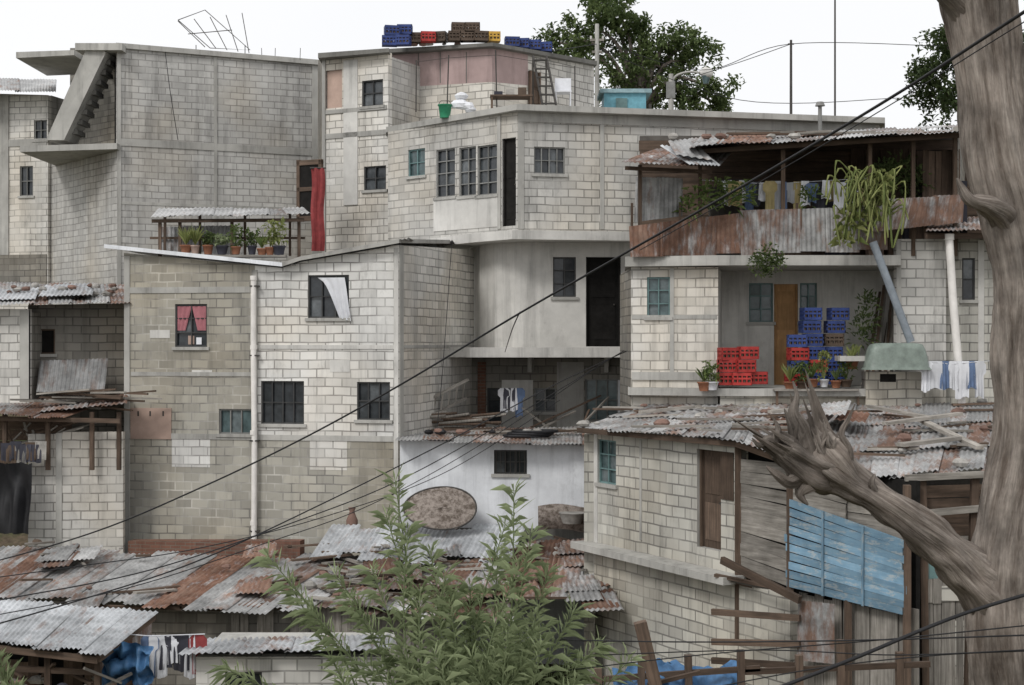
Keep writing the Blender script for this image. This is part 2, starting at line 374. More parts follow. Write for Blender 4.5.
def leaf(mb,b,d,L,w,mat,droop=.25,tint=None):
    d=d.normalized(); sd=d.cross(V(0,0,1))
    if sd.length<.05: sd=V(1,0,0)
    sd.normalize(); up=sd.cross(d)
    m=b+d*L*.45; tip=b+d*L-V(0,0,1)*L*droop; t=tint or (.5,R.random())
    i=len(mb.v); mb.v+= [b,m+sd*w/2+up*w*.2,tip,m-sd*w/2+up*w*.2]
    k=mb._m(mat)
    for f in ((0,1,2),(0,2,3)):
        mb.f.append([i+q for q in f]); mb.uv.append([(0,0)]*3); mb.mi.append(k); mb.t.append(t); mb.sm.append(False)
def rdir(up=0):
    a=R.uniform(0,6.283); z=R.uniform(-1,1); r=math.sqrt(1-z*z); return V(r*math.cos(a),r*math.sin(a),z+up).normalized()
def catm(ps,n):
    out=[]; m=len(ps)
    for i in range(m-1):
        p0,p1,p2,p3=ps[max(i-1,0)],ps[i],ps[i+1],ps[min(i+2,m-1)]
        for k in range(n):
            t=k/n; out.append(.5*((2*p1)+(p2-p0)*t+(2*p0-5*p1+4*p2-p3)*t*t+(3*p1-p0-3*p2+p3)*t**3))
    out.append(ps[-1]); return out
def stone(mb,c,r,mat=None):
    mat=mat or STN; rows=[]; ph=R.random()*50
    for j in range(5):
        th=math.pi*(j+.02)/4.04; row=[]
        for k in range(7):
            a=2*math.pi*k/7; q=V(math.sin(th)*math.cos(a),math.sin(th)*math.sin(a)*.8,math.cos(th)*.55)
            row.append(c+q*r*(1+.4*noise.noise(q*1.3+V(ph,0,0))))
        rows.append(row)
    mb.grid(rows,mat,None,(.5,R.random()),closed=True,smooth=False)
def crate(mb,c,mat,yaw=0,w=.42,d=.32,h=.27):
    x=V(math.cos(yaw),math.sin(yaw),0); y=V(-x.y,x.x,0); z=V(0,0,1); t=(.5,R.random())
    o=c-x*w/2-y*d/2; th=.02
    def side(p,u,L,inn):
        mb.obox(p,u*L,inn*th,z*.06,mat,t); mb.obox(p+z*(h-.07),u*L,inn*th,z*.07,mat,t); mb.obox(p+z*h*.45,u*L,inn*th,z*.04,mat,t)
        k=4
        for i in range(k+1): mb.obox(p+u*(i/k*(L-.03))+inn*.003,u*.03,inn*(th-.006),z*(h-.006),mat,t)
    side(o,x,w,y); side(o+y*d,x,w,-y); side(o,y,d,x); side(o+x*w,y,d,-x)
    mb.obox(o+x*.02+y*.02,x*(w-.04),y*(d-.04),z*.015,mat,t)
    for i in range(4):
        for j in range(3):
            p=o+x*w*(i+.5)/4+y*d*(j+.5)/3+z*.016
            mb.tube([p,p+z*.14,p+z*.2,p+z*.245],[.035,.035,.014,.014],BRN,6)
def potted(name,c,pr=.1,ph=.16,style=0,hh=.35,nl=26,pm=None,lm=None):
    g=grp(name,c); mb=MB('pot',g); mb.tube([c,c+V(0,0,ph*.85),c+V(0,0,ph*.86),c+V(0,0,ph)],[pr*.7,pr,pr*1.12,pr*1.12],pm or TERR,12)
    pl=MB('foliage',g); lm=lm or LFP; top=c+V(0,0,ph)
    for i in range(nl):
        a=R.uniform(0,6.28); 
        if style==0:
            d=V(math.cos(a)*R.uniform(.1,.6),math.sin(a)*R.uniform(.1,.6),1); leaf(pl,top,d,hh*R.uniform(.6,1.1),.03,lm,.25)
        else:
            q=top+V(R.uniform(-1,1)*pr*1.2,R.uniform(-1,1)*pr*1.2,R.uniform(.05,1)*hh)
            if i%4==0: pl.tube([top,q],.006,lm,4)
            for k in range(5): leaf(pl,q,rdir(.3),R.uniform(.06,.12),.05,lm,.3)
def garment(mb,p,w,h,mat,kind=0,u=V(1,0,0)):
    n3=u.cross(V(0,0,1)); ph=R.random()*20; rows=[]
    if kind==0: prof=[(0,.30),(.1,.5),(.3,.5),(.32,.3),(1,.32)]
    elif kind==1: prof=[(0,.5),(1,.5)]
    else: prof=[(0,.26),(.45,.3),(1,.36)]
    def wd(v):
        for (a,x),(b,y) in zip(prof,prof[1:]):
            if v<=b: return lerp(x,y,(v-a)/(b-a))
        return prof[-1][1]
    N=10
    for j in range(N+1):
        v=j/N; r=[]
        for i in range(9):
            q=i/8*2-1; fold=.035*math.sin(q*9+ph)*v+.03*noise.noise(V(q*2,v*2,ph))
            r.append(p+u*(q*w*wd(v))+V(0,0,-v*h*(1+.04*math.sin(q*3+ph)))+n3*fold)
        rows.append(r)
    mb.grid(rows,mat,None,(.5,R.random()))
def prism(mb,pts,off,mat):
    k=len(pts); q=[p+off for p in pts]; mb.face(pts,mat); mb.face(q[::-1],mat)
    for i in range(k): mb.face([pts[i],pts[(i+1)%k],q[(i+1)%k],q[i]],mat)
def slab(mb,pts,z0,z1,mat):
    prism(mb,[V(p.x,p.y,z0) for p in pts],V(0,0,z1-z0),mat)
def XY(px,d): return V((px-CX)*d/F,d,0)

# ---------------------------------------------------------------- terrain
zs={-60:-1.7,-20:-1.7,0:-1.7,4:-2.2,8:-3.1,11:-3.9,14:-5,18:-6.4,21:-7.2,25:-7.3,30:-7.4,33:-6.2,35:-5.2,37:-4,39:-3,42:-1.5,46:-.6,50:.3,56:3.5,60:5.5,80:6.5,120:7,200:7,400:7,900:7,2500:7}
xs=[-2500,-600,-200,-80,-40]+list(range(-30,31,3))+[40,80,200,600,2500]
g=MB('ground'); rows=[]
for y in sorted(zs): rows.append([V(x,y,zs[y]+.35*noise.noise(V(x*.2,y*.2,0))) for x in xs])
g.grid(rows,DIRT,None)

# ---------------------------------------------------------------- far-left house
e=grp('concrete_block_house',P(20,200,47)); m=MB('walls',e); r=MB('roof',e); wn=MB('windows',e)
w=Wall((-60,48),(48,47)); ops=[(20,166,33,196),(34,120,47,140)]
w.make(m,[(-60,92),(48,95)],-1.0,GB5,ops); w.shell(m,5,-1,8.2,GB4)
for o in ops: w.win(wn,o,2,2,FRG)
w.band(m,(-40,140,47,147),CON,.03); w.band(m,(-40,255,47,300),GB6,.03)
r.sheets(P(-60,78,50),P(52,80,50),P(-60,90,46.5),P(52,93,46.2),6,(.1,.5))
w.band(m,(0,95,9,255),CON,.04)
# ---------------------------------------------------------------- tall upper-left house
e=grp('tall_block_house',P(215,150,44)); m=MB('walls',e); t=MB('concrete_frame',e)
w=Wall((117,43),(321,45.5)); w.make(m,[(117,45),(321,63)],-1.5,GB4,cap=.2); w.shell(m,6,-1.5,w.z(321,63)-.1,GB4,sides=(0,1))
for o in [(117,47,121,290),(214,57,217,290),(312,64,321,290)]: w.band(t,o,CON,.03)
w.band(t,(119,144,319,151),CON,.025); w.band(t,(119,205,319,208),CON,.012)
prism(t,[P(116,47.5,42.9),P(323,65,45.4),P(323,60,45.4),P(116,42.5,42.9)],V(0,.35,0),CON)
w2=Wall((46,47.5),(117,43)); w2.make(m,[(46,160),(117,148)],-1.5,GB4,cap=.2)
w3=Wall((70,48),(119,46)); w3.make(m,[(70,48),(119,47)],5.2,GB6,cap=.1)
prism(t,[P(20,152,43.5),P(116.8,149,42.7),P(116.8,143,42.7),P(20,146,43.5)],V(0,4,0),CON)
prism(t,[P(46,140,43.6),P(64,140,43.4),P(106,52,42.9),P(88,45,43)],V(.1,1.0,0),CON)
for i in range(9):
    q=lerp(P(52,138,43.5),P(94,48,42.95),(i+.5)/9); t.obox(q+V(.35,.2,0),V(.3,0,0),V(0,.8,0),V(0,0,.14),COD)
prism(t,[P(75,50,43),P(122,50,42.6),P(122,43,42.6),P(75,43,43)],V(0,5,0),CON)
prism(t,[P(16,58,45),P(74,55,44),P(74,50,44),P(16,52,45)],V(0,3,0),CON)
rb=MB('rebar_frame'); 
for i in range(5):
    a=P(178+i*16,18-i*2+3,44.6); b=P(205+i*11,47+i*1.5,44.4); rb.tube([a,b],.014,STL,5)
rb.tube([P(178,20,44.6),P(205,10,44.6),P(250,50,44.6),P(210,48,44.6),P(178,20,44.6)],.014,STL,5)
rb.tube([P(188,34,44.6),P(232,30,44.6)],.014,STL,5); rb.tube([P(196,45,44.5),P(196,60,44.5)],.014,STL,5); rb.tube([P(245,45,44.5),P(245,62,44.8)],.014,STL,5)
for i,x in enumerate((262,275,300)): rb.tube([P(x,60,44.9),P(x+R.uniform(-2,2),48,44.9)],.012,STL,4)
# ---------------------------------------------------------------- tower house
e=grp('narrow_block_tower',P(355,150,40)); m=MB('walls',e); wn=MB('windows',e); rf=MB('roof',e)
w=Wall((322,40),(388,39)); ops=[(326,70,342,108),(362,80,383,106),(364,166,386,190)]
w.make(m,[(322,57),(388,52)],0,GB5,ops); w.shell(m,5,0,w.z(388,52)-.1,GB4)
w.band(m,(344,60,358,205),COL,.03); w.band(m,(323,108,387,112),CON,.035); w.band(m,(323,132,387,137),CON,.03); w.band(m,(323,57,326,260),CON,.05)
w.band(wn,(326,70,342,108),CARD,-.06,.03)
w.win(wn,ops[1],2,2,FRD); w.win(wn,ops[2],2,2,FRD)
prism(rf,[P(318,58,39.6),P(389,52,38.7),P(389,48,38.7),P(318,53,39.6)],V(0,5,0),COD)
Wall((318,44),(322,40)).make(m,[(318,60),(322,57)],0,GB6,cap=0)
bx=MB('wooden_shutter_box'); ww=Wall((296,38.6),(323,38.2)); 
for o in [(297,160,322,165),(297,187,322,191),(297,216,322,221),(297,160,300,221),(319,160,322,221)]: ww.band(bx,o,WDB,.03)
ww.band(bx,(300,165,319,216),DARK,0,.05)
rc=MB('red_hanging_blanket'); rows=[]
for j in range(14):
    v=j/13; rows.append([P(311+i*1.9+ .8*math.sin(v*9),168+v*83,37.6)+V(0,.06*math.sin(i*1.9+v*3),0) for i in range(8)])
rc.grid(rows,CLR); rc.tube([P(310,168,37.6),P(326,168,37.6)],.02,STL,5)
# ---------------------------------------------------------------- pink rooftop room
e=grp('rooftop_room',P(490,80,41)); m=MB('walls',e); rf=MB('roof',e)
w=Wall((388,41),(492,39.5)); w.make(m,[(388,88),(492,82)],5.6,GB5,cap=.1); w.shell(m,4,5.6,w.z(492,48),GB5,inner=0)
w.make(m,[(388,50),(492,45)],[(388,88),(492,82)],PNK,cap=.1)
for x in (418,440,466): w.band(m,(x,52,x+.8,83),COD,.008)
wq=Wall((492,39.5),(594,43)); wq.make(m,[(492,46),(594,64)],5.6,GB5,cap=.1,px=(528,594)); wq.make(m,[(492,46),(594,64)],[(492,82),(594,92)],PNK,cap=.1,px=(492,528)); wq.make(m,[(492,82),(594,92)],5.6,GB5,cap=.1,px=(492,528)); wq.door(m,(528,72,538,106),WDB,.05)
prism(rf,[P(384,53,40.7),P(493,46,39.2),P(493,42.5,39.2),P(384,49,40.7)],V(0,4,0),COD)
prism(rf,[P(493.2,46,39.2),P(597,65,42.8),P(597,61,42.8),P(493.2,42.5,39.2)],V(-.5,4,0),COD)
def stack(name,spots):
    mb=MB(name)
    for (px,py,d,mt,yaw) in spots: crate(mb,P(px,py,d)+V(R.uniform(-.02,.02),0,0),mt,yaw)
stack('bottle_crate_stack',[(390,46,39.6,BLU,.1),(403,45.5,39.6,BLU,-.1),(392,36,39.6,BLU,.2),(398,36.5,39.9,BRN,.4),(405,35,39.9,BLU,0)])
stack('bottle_crate_stack',[(428,42,39.8,RED,.1),(439,42,39.9,BRN,-.2),(455,41.5,39.7,BRN,.1),(468,41.5,39.7,BRN,0),(480,41.5,39.7,BRN,.2),(492,42,40,YEL,.1),(418,43,40,BRN,0),(459,33,39.7,BRN,.1),(472,33,39.7,BRN,0)])
stack('bottle_crate_stack',[(512,47,40.5,BLU,.1),(523,48.5,40.7,BLU,-.1),(534,50,40.9,BLU,.1),(545,52,41.2,BLU,0)])
rl_=MB('roof_rubble')
for i in range(10): stone(rl_,P(R.uniform(395,500),44,40),R.uniform(.06,.12),[BRKS,STN][i%2])
# ---------------------------------------------------------------- central big house
e=grp('balcony_block_house',P(560,250,36)); m=MB('walls',e); wn=MB('windows',e); sl=MB('floor_slabs',e); dr=MB('doors',e)
zr=Zp(112,35)
w=Wall((388,38.3),(517,35)); ops=[(408,149,425,176),(436,149,455,197),(459,147,476,196),(477.5,145,497,195),(502,138,516,226)]
w.make(m,zr,2.7,GB1,ops,revm=COL)
w.win(wn,ops[0],2,2,FRT,GLT)
for o in ops[1:4]: w.win(wn,o,2,4,FRG)
w.door(dr,ops[4],DARK,-.1)  # dark doorway: interior shade painted as a near-black leaf
w.band(sl,(434,197.5,500.5,229),COL,.02); w.band(sl,(498,116,501,229),CON,.03)
w=Wall((517,35),(880,37.1)); ops=[(534,147,565,174)]
w.make(m,zr,2.5,GB1,ops); w.win(wn,ops[0],4,2,FRG,GLS)
w.band(sl,(518,115,524,229),CON,.02); w.band(sl,(600,120,604,229),CON,.02); w.band(sl,(518,117,875,128),CON,.03)
w.shell(m,7,2.5,zr,GB4)
slab(sl,[XY(386,38.4),XY(516.5,34.7),XY(885,36.8),XY(885,45),XY(386,45)],zr+.003,zr+.15,CON)
slab(sl,[XY(426,37.2),XY(470,35.4),XY(512,34.2),XY(645,34.8),XY(645,38),XY(440,39)],Zp(240,34.5),Zp(231,34.5),COL)
slab(sl,[XY(442,35.2),XY(470,34.4),XY(628,34.4),XY(640,38),XY(450,38)],-.36,-.12,COL)
z1=Zp(240,34.5)-.005
pts=[(470,37.4),(480,36.3),(495,35.6),(515,35.25),(540,35.15)]
for A,B in zip(pts,pts[1:]): Wall(A,B).make(m,z1,-.12,COL,cap=0)
w=Wall((540,35.15),(640,35.4)); ops=[(553,257,576,297),(586,257,621,346.5)]
w.make(m,z1,-.12,COL,ops); w.win(wn,ops[0],2,3,FRD); w.door(dr,ops[1],DARK,-.13)  # doorway darkness is put into a near-black door leaf
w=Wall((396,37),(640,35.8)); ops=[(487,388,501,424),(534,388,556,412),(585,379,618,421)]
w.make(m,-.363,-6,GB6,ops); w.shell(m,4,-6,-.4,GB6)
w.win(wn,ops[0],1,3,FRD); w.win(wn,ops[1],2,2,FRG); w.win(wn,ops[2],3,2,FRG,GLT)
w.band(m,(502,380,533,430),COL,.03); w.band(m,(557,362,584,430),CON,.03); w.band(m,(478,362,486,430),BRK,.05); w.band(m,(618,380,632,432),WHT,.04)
for x in (448,530,606): w.band(m,(x,357,x+4,372),CON,.35,.4)
it=MB('balcony_clutter')
for i in range(5): it.beam(P(R.uniform(500,600),430,34.8),P(R.uniform(510,610),R.uniform(395,415),35.4),.05,.04,[WD,WDB][i%2])
for i in range(4): garment(it,P(504+i*5,388,35.2),.3,R.uniform(.5,.8),[CLW,CLD,CLW,CLB][i],i%3)
st=MB('metal_step_ladder')
for dx in (0,.35):
    st.beam(P(533,56,37.5)+V(dx,0,0),P(543,108,36.5)+V(dx,0,0),.05,.05,STL); st.beam(P(533,56,37.6)+V(dx,0,0),P(533,108,38.2)+V(dx,0,0),.04,.04,STL)
for i in range(6):
    a=lerp(P(533,56,37.5),P(543,108,36.5),(i+.5)/6); st.beam(a,a+V(.35,0,0),.12,.03,STL)
tb=MB('wooden_table')
tb.obox(P(490,96,36.6),V(1.1,0,0),V(0,.6,0),V(0,0,.04),WDB)
for dx in (.02,1.03):
    for dy in (.02,.53): tb.obox(P(490,96,36.6)+V(dx,dy,-.45),V(.05,0,0),V(0,.05,0),V(0,0,.449),WDB)
for k in range(3): tb.obox(P(494+k*12,96,36.6)+V(0,.1,.041),V(.22,0,0),V(0,.25,0),V(0,0,.1+.05*k),[CLD,STN,BRN][k])
po=MB('wash_line_posts')
for x,yt in ((416,60),(447,55),(497,50),(575,66)): po.tube([P(x,112,37),P(x+R.uniform(-2,2),yt,37)],.018,STL,5)
po.tube([P(416,62,37),P(447,58,37),P(497,55,37),P(575,68,37)],.008,STL,4)
bk=MB('green_bucket'); c=P(445,118,36.6); bk.tube([c,c+V(0,0,.3),c+V(0,0,.31),c+V(0,0,.34)],[.13,.17,.19,.19],GRN,14); bk.tube([c+V(-.18,0,.33),c+V(-.1,0,.45),c+V(.1,0,.45),c+V(.18,0,.33)],.008,STL,5)
sk=MB('white_sacks')
for px,py,rr in ((459,104,.22),(466,106,.2),(461,96,.17),(470,110,.16)): stone(sk,P(px,py,36.7),rr,CLW)
ch=MB('plastic_chair'); c=P(556,108,37)
for dx in (0,.38):
    for dy in (0,.38): ch.tube([c+V(dx,dy,0),c+V(dx,dy,.42)],.018,CLW,5)
ch.obox(c+V(-.02,-.02,.42),V(.43,0,0),V(0,.43,0),V(0,0,.03),CLW); ch.obox(c+V(-.02,.4,.45),V(.43,0,0),V(0,.03,0),V(0,0,.4),CLW)
e=grp('turquoise_water_tank',P(625,98,44)); m=MB('tank',e); m.obox(P(604,111,44),V(1.3,0,0),V(0,1.2,0),V(0,0,.62),TURQ); m.obox(P(600,92.5,43.9),V(1.6,0,0),V(0,1.5,0),V(0,0,.12),simple('tank_lid',(.35,.50,.54)))
m.obox(P(616,111,43.95),V(.35,0,0),V(0,.04,0),V(0,0,.4),FRT)
m.tube([P(650,104,44),P(650,116,44)],.05,STL,6); m.tube([P(608,111,44),P(608,118,44)],.05,STL,6)
def pole(name,px,y0,y1,d,r,mat=None):
    mb=MB(name); a=P(px,y0,d); b=P(px,y1,d); mb.tube([a,V(a.x,a.y,b.z)],[r*.8,r],mat or STL,8); return mb
p=pole('utility_pole',597,24,140,50,.09,CON); p.beam(P(590,40,50),P(604,40,50),.08,.08,WD); p.beam(P(592,52,50),P(602,52,50),.08,.08,WD)
for x in (591,597,603): p.tube([P(x,40,50),P(x,36,50)],.04,COL,6)
p=pole('street_lamp',671,74,150,52,.11,CON)
p.tube(catm([P(671,84,52),P(676,76,52),P(688,72,52),P(702,73,52)],5),.045,CON,6); p.tube([P(700,73,52),P(704,72,52),P(709,74,52),P(712,76,52)],[.08,.2,.22,.1],COL,10); p.tube([P(706,76,52),P(706,84,52)],[.17,.1],GLT,10)
p.obox(P(667,98,51.9),V(.3,0,0),V(0,.3,0),V(0,0,.6),FRG)
p=pole('metal_mast',791,40,150,46,.05); p.beam(P(788,44,46),P(794,44,46),.04,.04,STL)
pole('antenna_mast',835,-20,150,40,.03,STL)
p=pole('vent_pipe',820,104,150,36,.06,FRG); p.tube([P(820,106,36),P(820,102,36)],[.13,.09],FRG,10)
# ---------------------------------------------------------------- House A
e=grp('large_block_house',P(260,400,32)); m=MB('walls',e); f=MB('concrete_frame',e); wn=MB('windows',e); rf=MB('roof',e)
A=Wall((124,33),(399,31.8))
topA=[(124,253),(282,268),(300,262),(399,245)]
ops1=[(175,304,207,347)]; ops2=[(308,275,349,318),(261,381,304,424),(357,382,390,420)]; ops3=[(219,409,252,434)]
zb=A.z(250,437)
A.make(m,topA,zb,GB3,ops1+ops3,px=(124,255)); A.make(m,topA,zb,GB2,ops2,px=(255,399)); A.make(m,zb,-7.5,GB3,())
A.band(f,(252,270,257.5,437),CON,.02); A.band(f,(124.5,256,130,560),CON,.025); A.band(f,(394,248,398.5,560),COL,.025)
A.band(f,(125,287,252,293),CON,.02); A.band(f,(257.5,345,394,349),COL,.018); A.band(f,(130,434.5,394,440),CON,.022); A.band(f,(131,372,252,376),CON,.014)
for o in [(172,438,210,467),(310,441,347,470)]: A.band(f,o,GB2,.006)
A.band(f,(131,408,171.5,439),CARD,.03); 
for x in (138,150,163): A.band(f,(x,411,x+1.5,416),STL,.034)
for o in ((192,370,212,376),(150,330,170,338),(330,360,350,372)): A.band(f,o,COL,.009)
A.win(wn,ops1[0],2,3,FRD,GLS); A.win(wn,ops3[0],3,1,FRG,GLT); A.win(wn,ops2[0],3,2,FRD,GLS); A.win(wn,ops2[1],4,2,FRD,GLS); A.win(wn,ops2[2],3,2,FRD,GLS)
cu=MB('curtains',e); t0,t1,z0,z1=A.rect(ops1[0])
for h in (0,1):
    rows=[]
    for j in range(9):
        v=j/8; x0,x1=((.05,lerp(.5,.30,v)) if h==0 else (lerp(.5,.68,v),.95))
        rows.append([A.pt(lerp(t0,t1,lerp(x0,x1,i/8)),lerp(z1-.05,z0+.38,v),-.05+.02*math.sin(i*2)) for i in range(9)])
    cu.grid(rows,CLP)
cu.obox(A.pt(t0+.3,z0+.06,-.05),V(.14,0,0),V(0,.01,0),V(0,0,.2),CARD); cu.obox(A.pt(t0+.5,z0+.06,-.05),V(.12,0,0),V(0,.01,0),V(0,0,.16),CLW)
t0,t1,z0,z1=A.rect(ops2[0]); rows=[]
for j in range(11):
    v=j/10; x0=lerp(.25,.78,v**.6); x1=lerp(.9,1.08,v)
    rows.append([A.pt(lerp(t0,t1,lerp(x0,x1,i/12)),lerp(z1-.06,z0+.0-.08*(i/12),v),.03+.05*math.sin(i*1.5+v*3)*(.3+v)) for i in range(13)])
cu.grid(rows,CLW)
S=Wall((399,31.8),(474,36.8)); S.make(m,[(399,245),(474,250)],-7.5,GB5,cap=.2)
S.band(f,(399.3,246,403,560),CON,.02); S.band(f,(404,345,474,348),CON,.015)
A.shell(m,4.5,-7.5,1.6,GB3,inner=0,sides=(1,0))
m.face([A.pt(0,-7.5,-.55),A.pt(A.L,-7.5,-.55),A.pt(A.L,1.6,-.55),A.pt(0,1.6,-.55)],DARK)  # near-black sheet stands in for the shade inside the rooms
prof=[(104,248),(282,266.5),(300,260.5),(399,243),(432,240)]
Aext=Wall((100,33.1),(434,31.65))
for (xa,ya),(xb,yb) in zip(prof,prof[1:]):
    pa=P(xa,ya,Aext.D(xa)-.25); pb=P(xb,yb,Aext.D(xb)-.25)
    if xa>=399: pa=P(xa,ya,31.6); pb=P(450,243.5,35)
    mt=WHT if xb<290 else CON
    prism(rf,[pa,pb,pb+V(0,0,.09),pa+V(0,0,.09)],V(0,.04,0),mt)
    bk_=V(0,4.5,.1)
    rf.sheets(pa+bk_,pb+bk_,pa+V(0,.06,.03),pb+V(0,.06,.03),max(2,int((pb-pa).length/.9)),(.2,.6),TINW,jit=.03)
pp=MB('white_drain_pipe'); t=A.T(255.5); zt=A.z(255,276)
pp.tube([A.pt(t,zt,.12),A.pt(t,A.z(255,345),.13),A.pt(t+.02,A.z(255,440),.12),A.pt(t+.01,A.z(255,560),.13)],.065,PIPE,12)
for y in (276,345,430,520):
    z=A.z(255,y); pp.tube([A.pt(t,z,.12),A.pt(t,z-.1,.12)],.08,PIPE,12); pp.obox(A.pt(t-.1,z-.25,0),V(.2,0,0),V(0,-.2,0),V(0,0,.03),STL)
e=grp('terrace_canopy',P(228,225,34)); m=MB('posts',e); rf=MB('roof',e)
rf.sheets(P(158,208,36.5),P(300,210,36.5),P(150,217,33.6),P(306,216,33.4),8,(.1,.5),TIN)
m.beam(P(152,221,33.8),P(304,220,33.6),.06,.08,WDB)
for x in (160,180,232,299): m.beam(P(x,257,33.9),P(x,220,33.9),.07,.07,WDB)
for x in (165,200,245,290): m.beam(P(x,256,36),P(x,212,36),.06,.06,WDB)
m.beam(P(150,238,36.2),P(305,238,36.2),.04,.06,WDB)
m.obox(P(178,257,33.1),V(2.5,0,0),V(0,.3,0),V(0,0,.05),WD)
m.sheets(P(160,228,36.4),P(230,228,36.4),P(160,252,36.2),P(230,252,36.2),3,(.1,.6))
for i,(x,st_,hh,pm,lm) in enumerate([(186,0,.6,TERR,LF3),(195,0,.65,CARD,LF3),(208,1,.3,TERR,LF2),(222,1,.25,CLD,LF1),(236,1,.5,TERR,LFP),(252,1,.4,CLD,LF2),(262,0,.5,TERR,LFP),(270,1,.6,TERR,LF3),(279,1,.6,CLD,LF3)]):
    potted('potted_plant',P(x,254.5+(1.5 if x>255 else 0),33.2),R.uniform(.1,.15),R.uniform(.16,.24),st_,hh,34,pm,lm)
# ---------------------------------------------------------------- left houses
e=grp('old_block_house',P(60,350,33.5)); m=MB('walls',e); rf=MB('roof',e); wn=MB('windows',e)
w=Wall((28,33.6),(126,33.8)); w.make(m,[(28,305),(126,303)],-7,GB6,[(35,329,55,354)]); w.win(wn,(35,329,55,354),1,1,WDB,DARK); w.shell(m,4,-7,.8,GB6)
w1=Wall((-40,32.8),(29,32.8)); w1.make(m,[(-40,309),(29,309)],-1.5,GB5); w1.shell(m,4,-1.4,.7,GB6,inner=0)
w1.band(m,(20,310,29,400),CON,.02)
rf.sheets(P(-40,283,38),P(122,286,37),P(-50,306,32.2),P(126,303,32.9),9,(.1,.8),TIN,rows=2)
rf.corr(P(45,285,35),P(95,283,35),P(38,296,33.4),P(92,295,33.3),TINW,(.4,.3)); rf.corr(P(-10,290,35),P(40,288,35),P(-20,300,33),P(35,299,33),TINW,(.35,.4))
rf.corr(P(40,361,33.3),P(108,358,33.3),P(36,392,32.9),P(104,391,32.9),TIN,(.42,.0))
for i in range(18): stone(rf,P(R.uniform(0,120),R.uniform(289,299),34.2)+V(0,0,.1),R.uniform(.07,.15),[STN,BRKS][i%2])
l=MB('lower_roof',e)
l.sheets(P(-40,398,34),P(122,396,33.6),P(-40,412,31.6),P(60,419,31.4),6,(.4,.9),TIN); l.sheets(P(50,396,33.6),P(124,394,33.4),P(40,412,31.8),P(123,404,31.7),4,(.3,.9),TIN)
for i in range(20): 
    a=P(R.uniform(-5,110),R.uniform(396,412),32.2)+V(0,0,.12); l.beam(a,a+V(R.uniform(.5,1.6),R.uniform(-.4,.4),R.uniform(-.1,.12)),.1,.04,[WD,WDB][i%2])
for x in (5,48,92,119): l.beam(P(x,412,31.9),P(x,470,31.9),.09,.09,WDB)
l.beam(P(-20,418,31.7),P(120,421,31.7),.08,.1,WDB)
w=Wall((28,32),(123,32.1)); w.make(m,[(28,434),(62,434),(63,432),(123,432)],-7.3,GB5)
w.band(m,(56,433,62,560),CON,.02)
w=Wall((-40,32.8),(28,32.8)); w.planks(l,-30,70,Zp(418,32.8),Zp(475,32.8),5,WDB,True)
for i in range(16): l.beam(P(R.uniform(0,110),R.uniform(422,430),32.1),P(R.uniform(0,60),R.uniform(436,462),32.2),.05,.03,[WDB,WD][i%2])
gt=MB('black_plastic_sheet'); rows=[]
for j in range(14): rows.append([P(-12+i*2.9,463+j*5.4,31.5)+V(0,.3*noise.noise(V(i*.35,j*.12,2)),.05*noise.noise(V(i*.4,j,5))) for i in range(16)])
gt.grid(rows,BLK)
for i in range(8): garment(l,P(6+i*5,444+R.uniform(-3,3),31.6),.25,.4,[CLD,BRN,CLD,STN][i%4],1)
# ---------------------------------------------------------------- white-washed house
e=grp('whitewashed_house',P(495,480,31)); m=MB('walls',e); rf=MB('roof',e); wn=MB('windows',e)
w=Wall((400,31.3),(620,31)); ops=[(494,450,527,474)]; w.make(m,[(400,440),(620,446)],-7.3,WHT,ops,cap=.15); w.win(wn,ops[0],3,2,FRD,GLS,bars=7); w.shell(m,3.5,-7.3,-2.2,GB6,inner=.5)
w.band(m,(400,528,600,560),COD,.05)
rf.sheets(P(400,430,34.6),P(600,428,34.6),P(397,441,30.9),P(600,447,30.7),8,(.2,.8),TIN,jit=.12)
for i in range(18):
    a=P(R.uniform(405,580),R.uniform(432,440),32.5)+V(0,0,.06); rf.beam(a,a+V(R.uniform(.4,1.4),R.uniform(-.3,.3),R.uniform(-.02,.06)),.09,.04,[WD,WDB][i%2])
for i in range(9): stone(rf,P(R.uniform(410,590),437,32)+V(0,0,.12),R.uniform(.07,.16),[STN,BRKS,BLK][i%3])
cn=MB('coiled_hose'); c=P(526,440,32)
for k in range(3): cn.tube([c+V(math.cos(a*.4)*.5+.1*k,math.sin(a*.4)*.3,.1+.05*k) for a in range(17)],.035,BLK,6)
ld=MB('wooden_ladder'); a,b=P(400,432,33.4),P(466,398,34.6); o=V(.05,0,.45)
ld.beam(a,b,.06,.06,WD); ld.beam(a+o,b+o,.06,.06,WD)
for i in range(9): q=lerp(a,b,(i+.5)/9); ld.beam(q,q+o,.04,.04,WD)
fb=MB('firewood_pile')
for i in range(22): a=P(R.uniform(405,470),R.uniform(415,432),33.8); fb.tube([a,a+V(R.uniform(.5,1.2),R.uniform(-.2,.2),R.uniform(-.15,.2))],.035,[WD,WDB][i%2],6)
ov=MB('rusty_oval_spring_base'); c=P(440,508,30.5); rows=[]
def opt(a,rr,bul=0): return c+V(math.cos(a)*.78*rr,.30*math.sin(a)*rr-bul,math.sin(a)*.42*rr*(1+.1*math.cos(a)))
for j in range(9):
    rr=j/8; rows.append([opt(a*math.pi/20,rr*(1+.03*math.sin(a)),.08*(1-rr*rr)+.03*noise.noise(V(a*.5,rr*5,0))) for a in range(40)])
ov.grid(rows,RUSTY,None,closed=True); ov.tube([opt(a*math.pi/20,1) for a in range(41)],.02,STL,6)
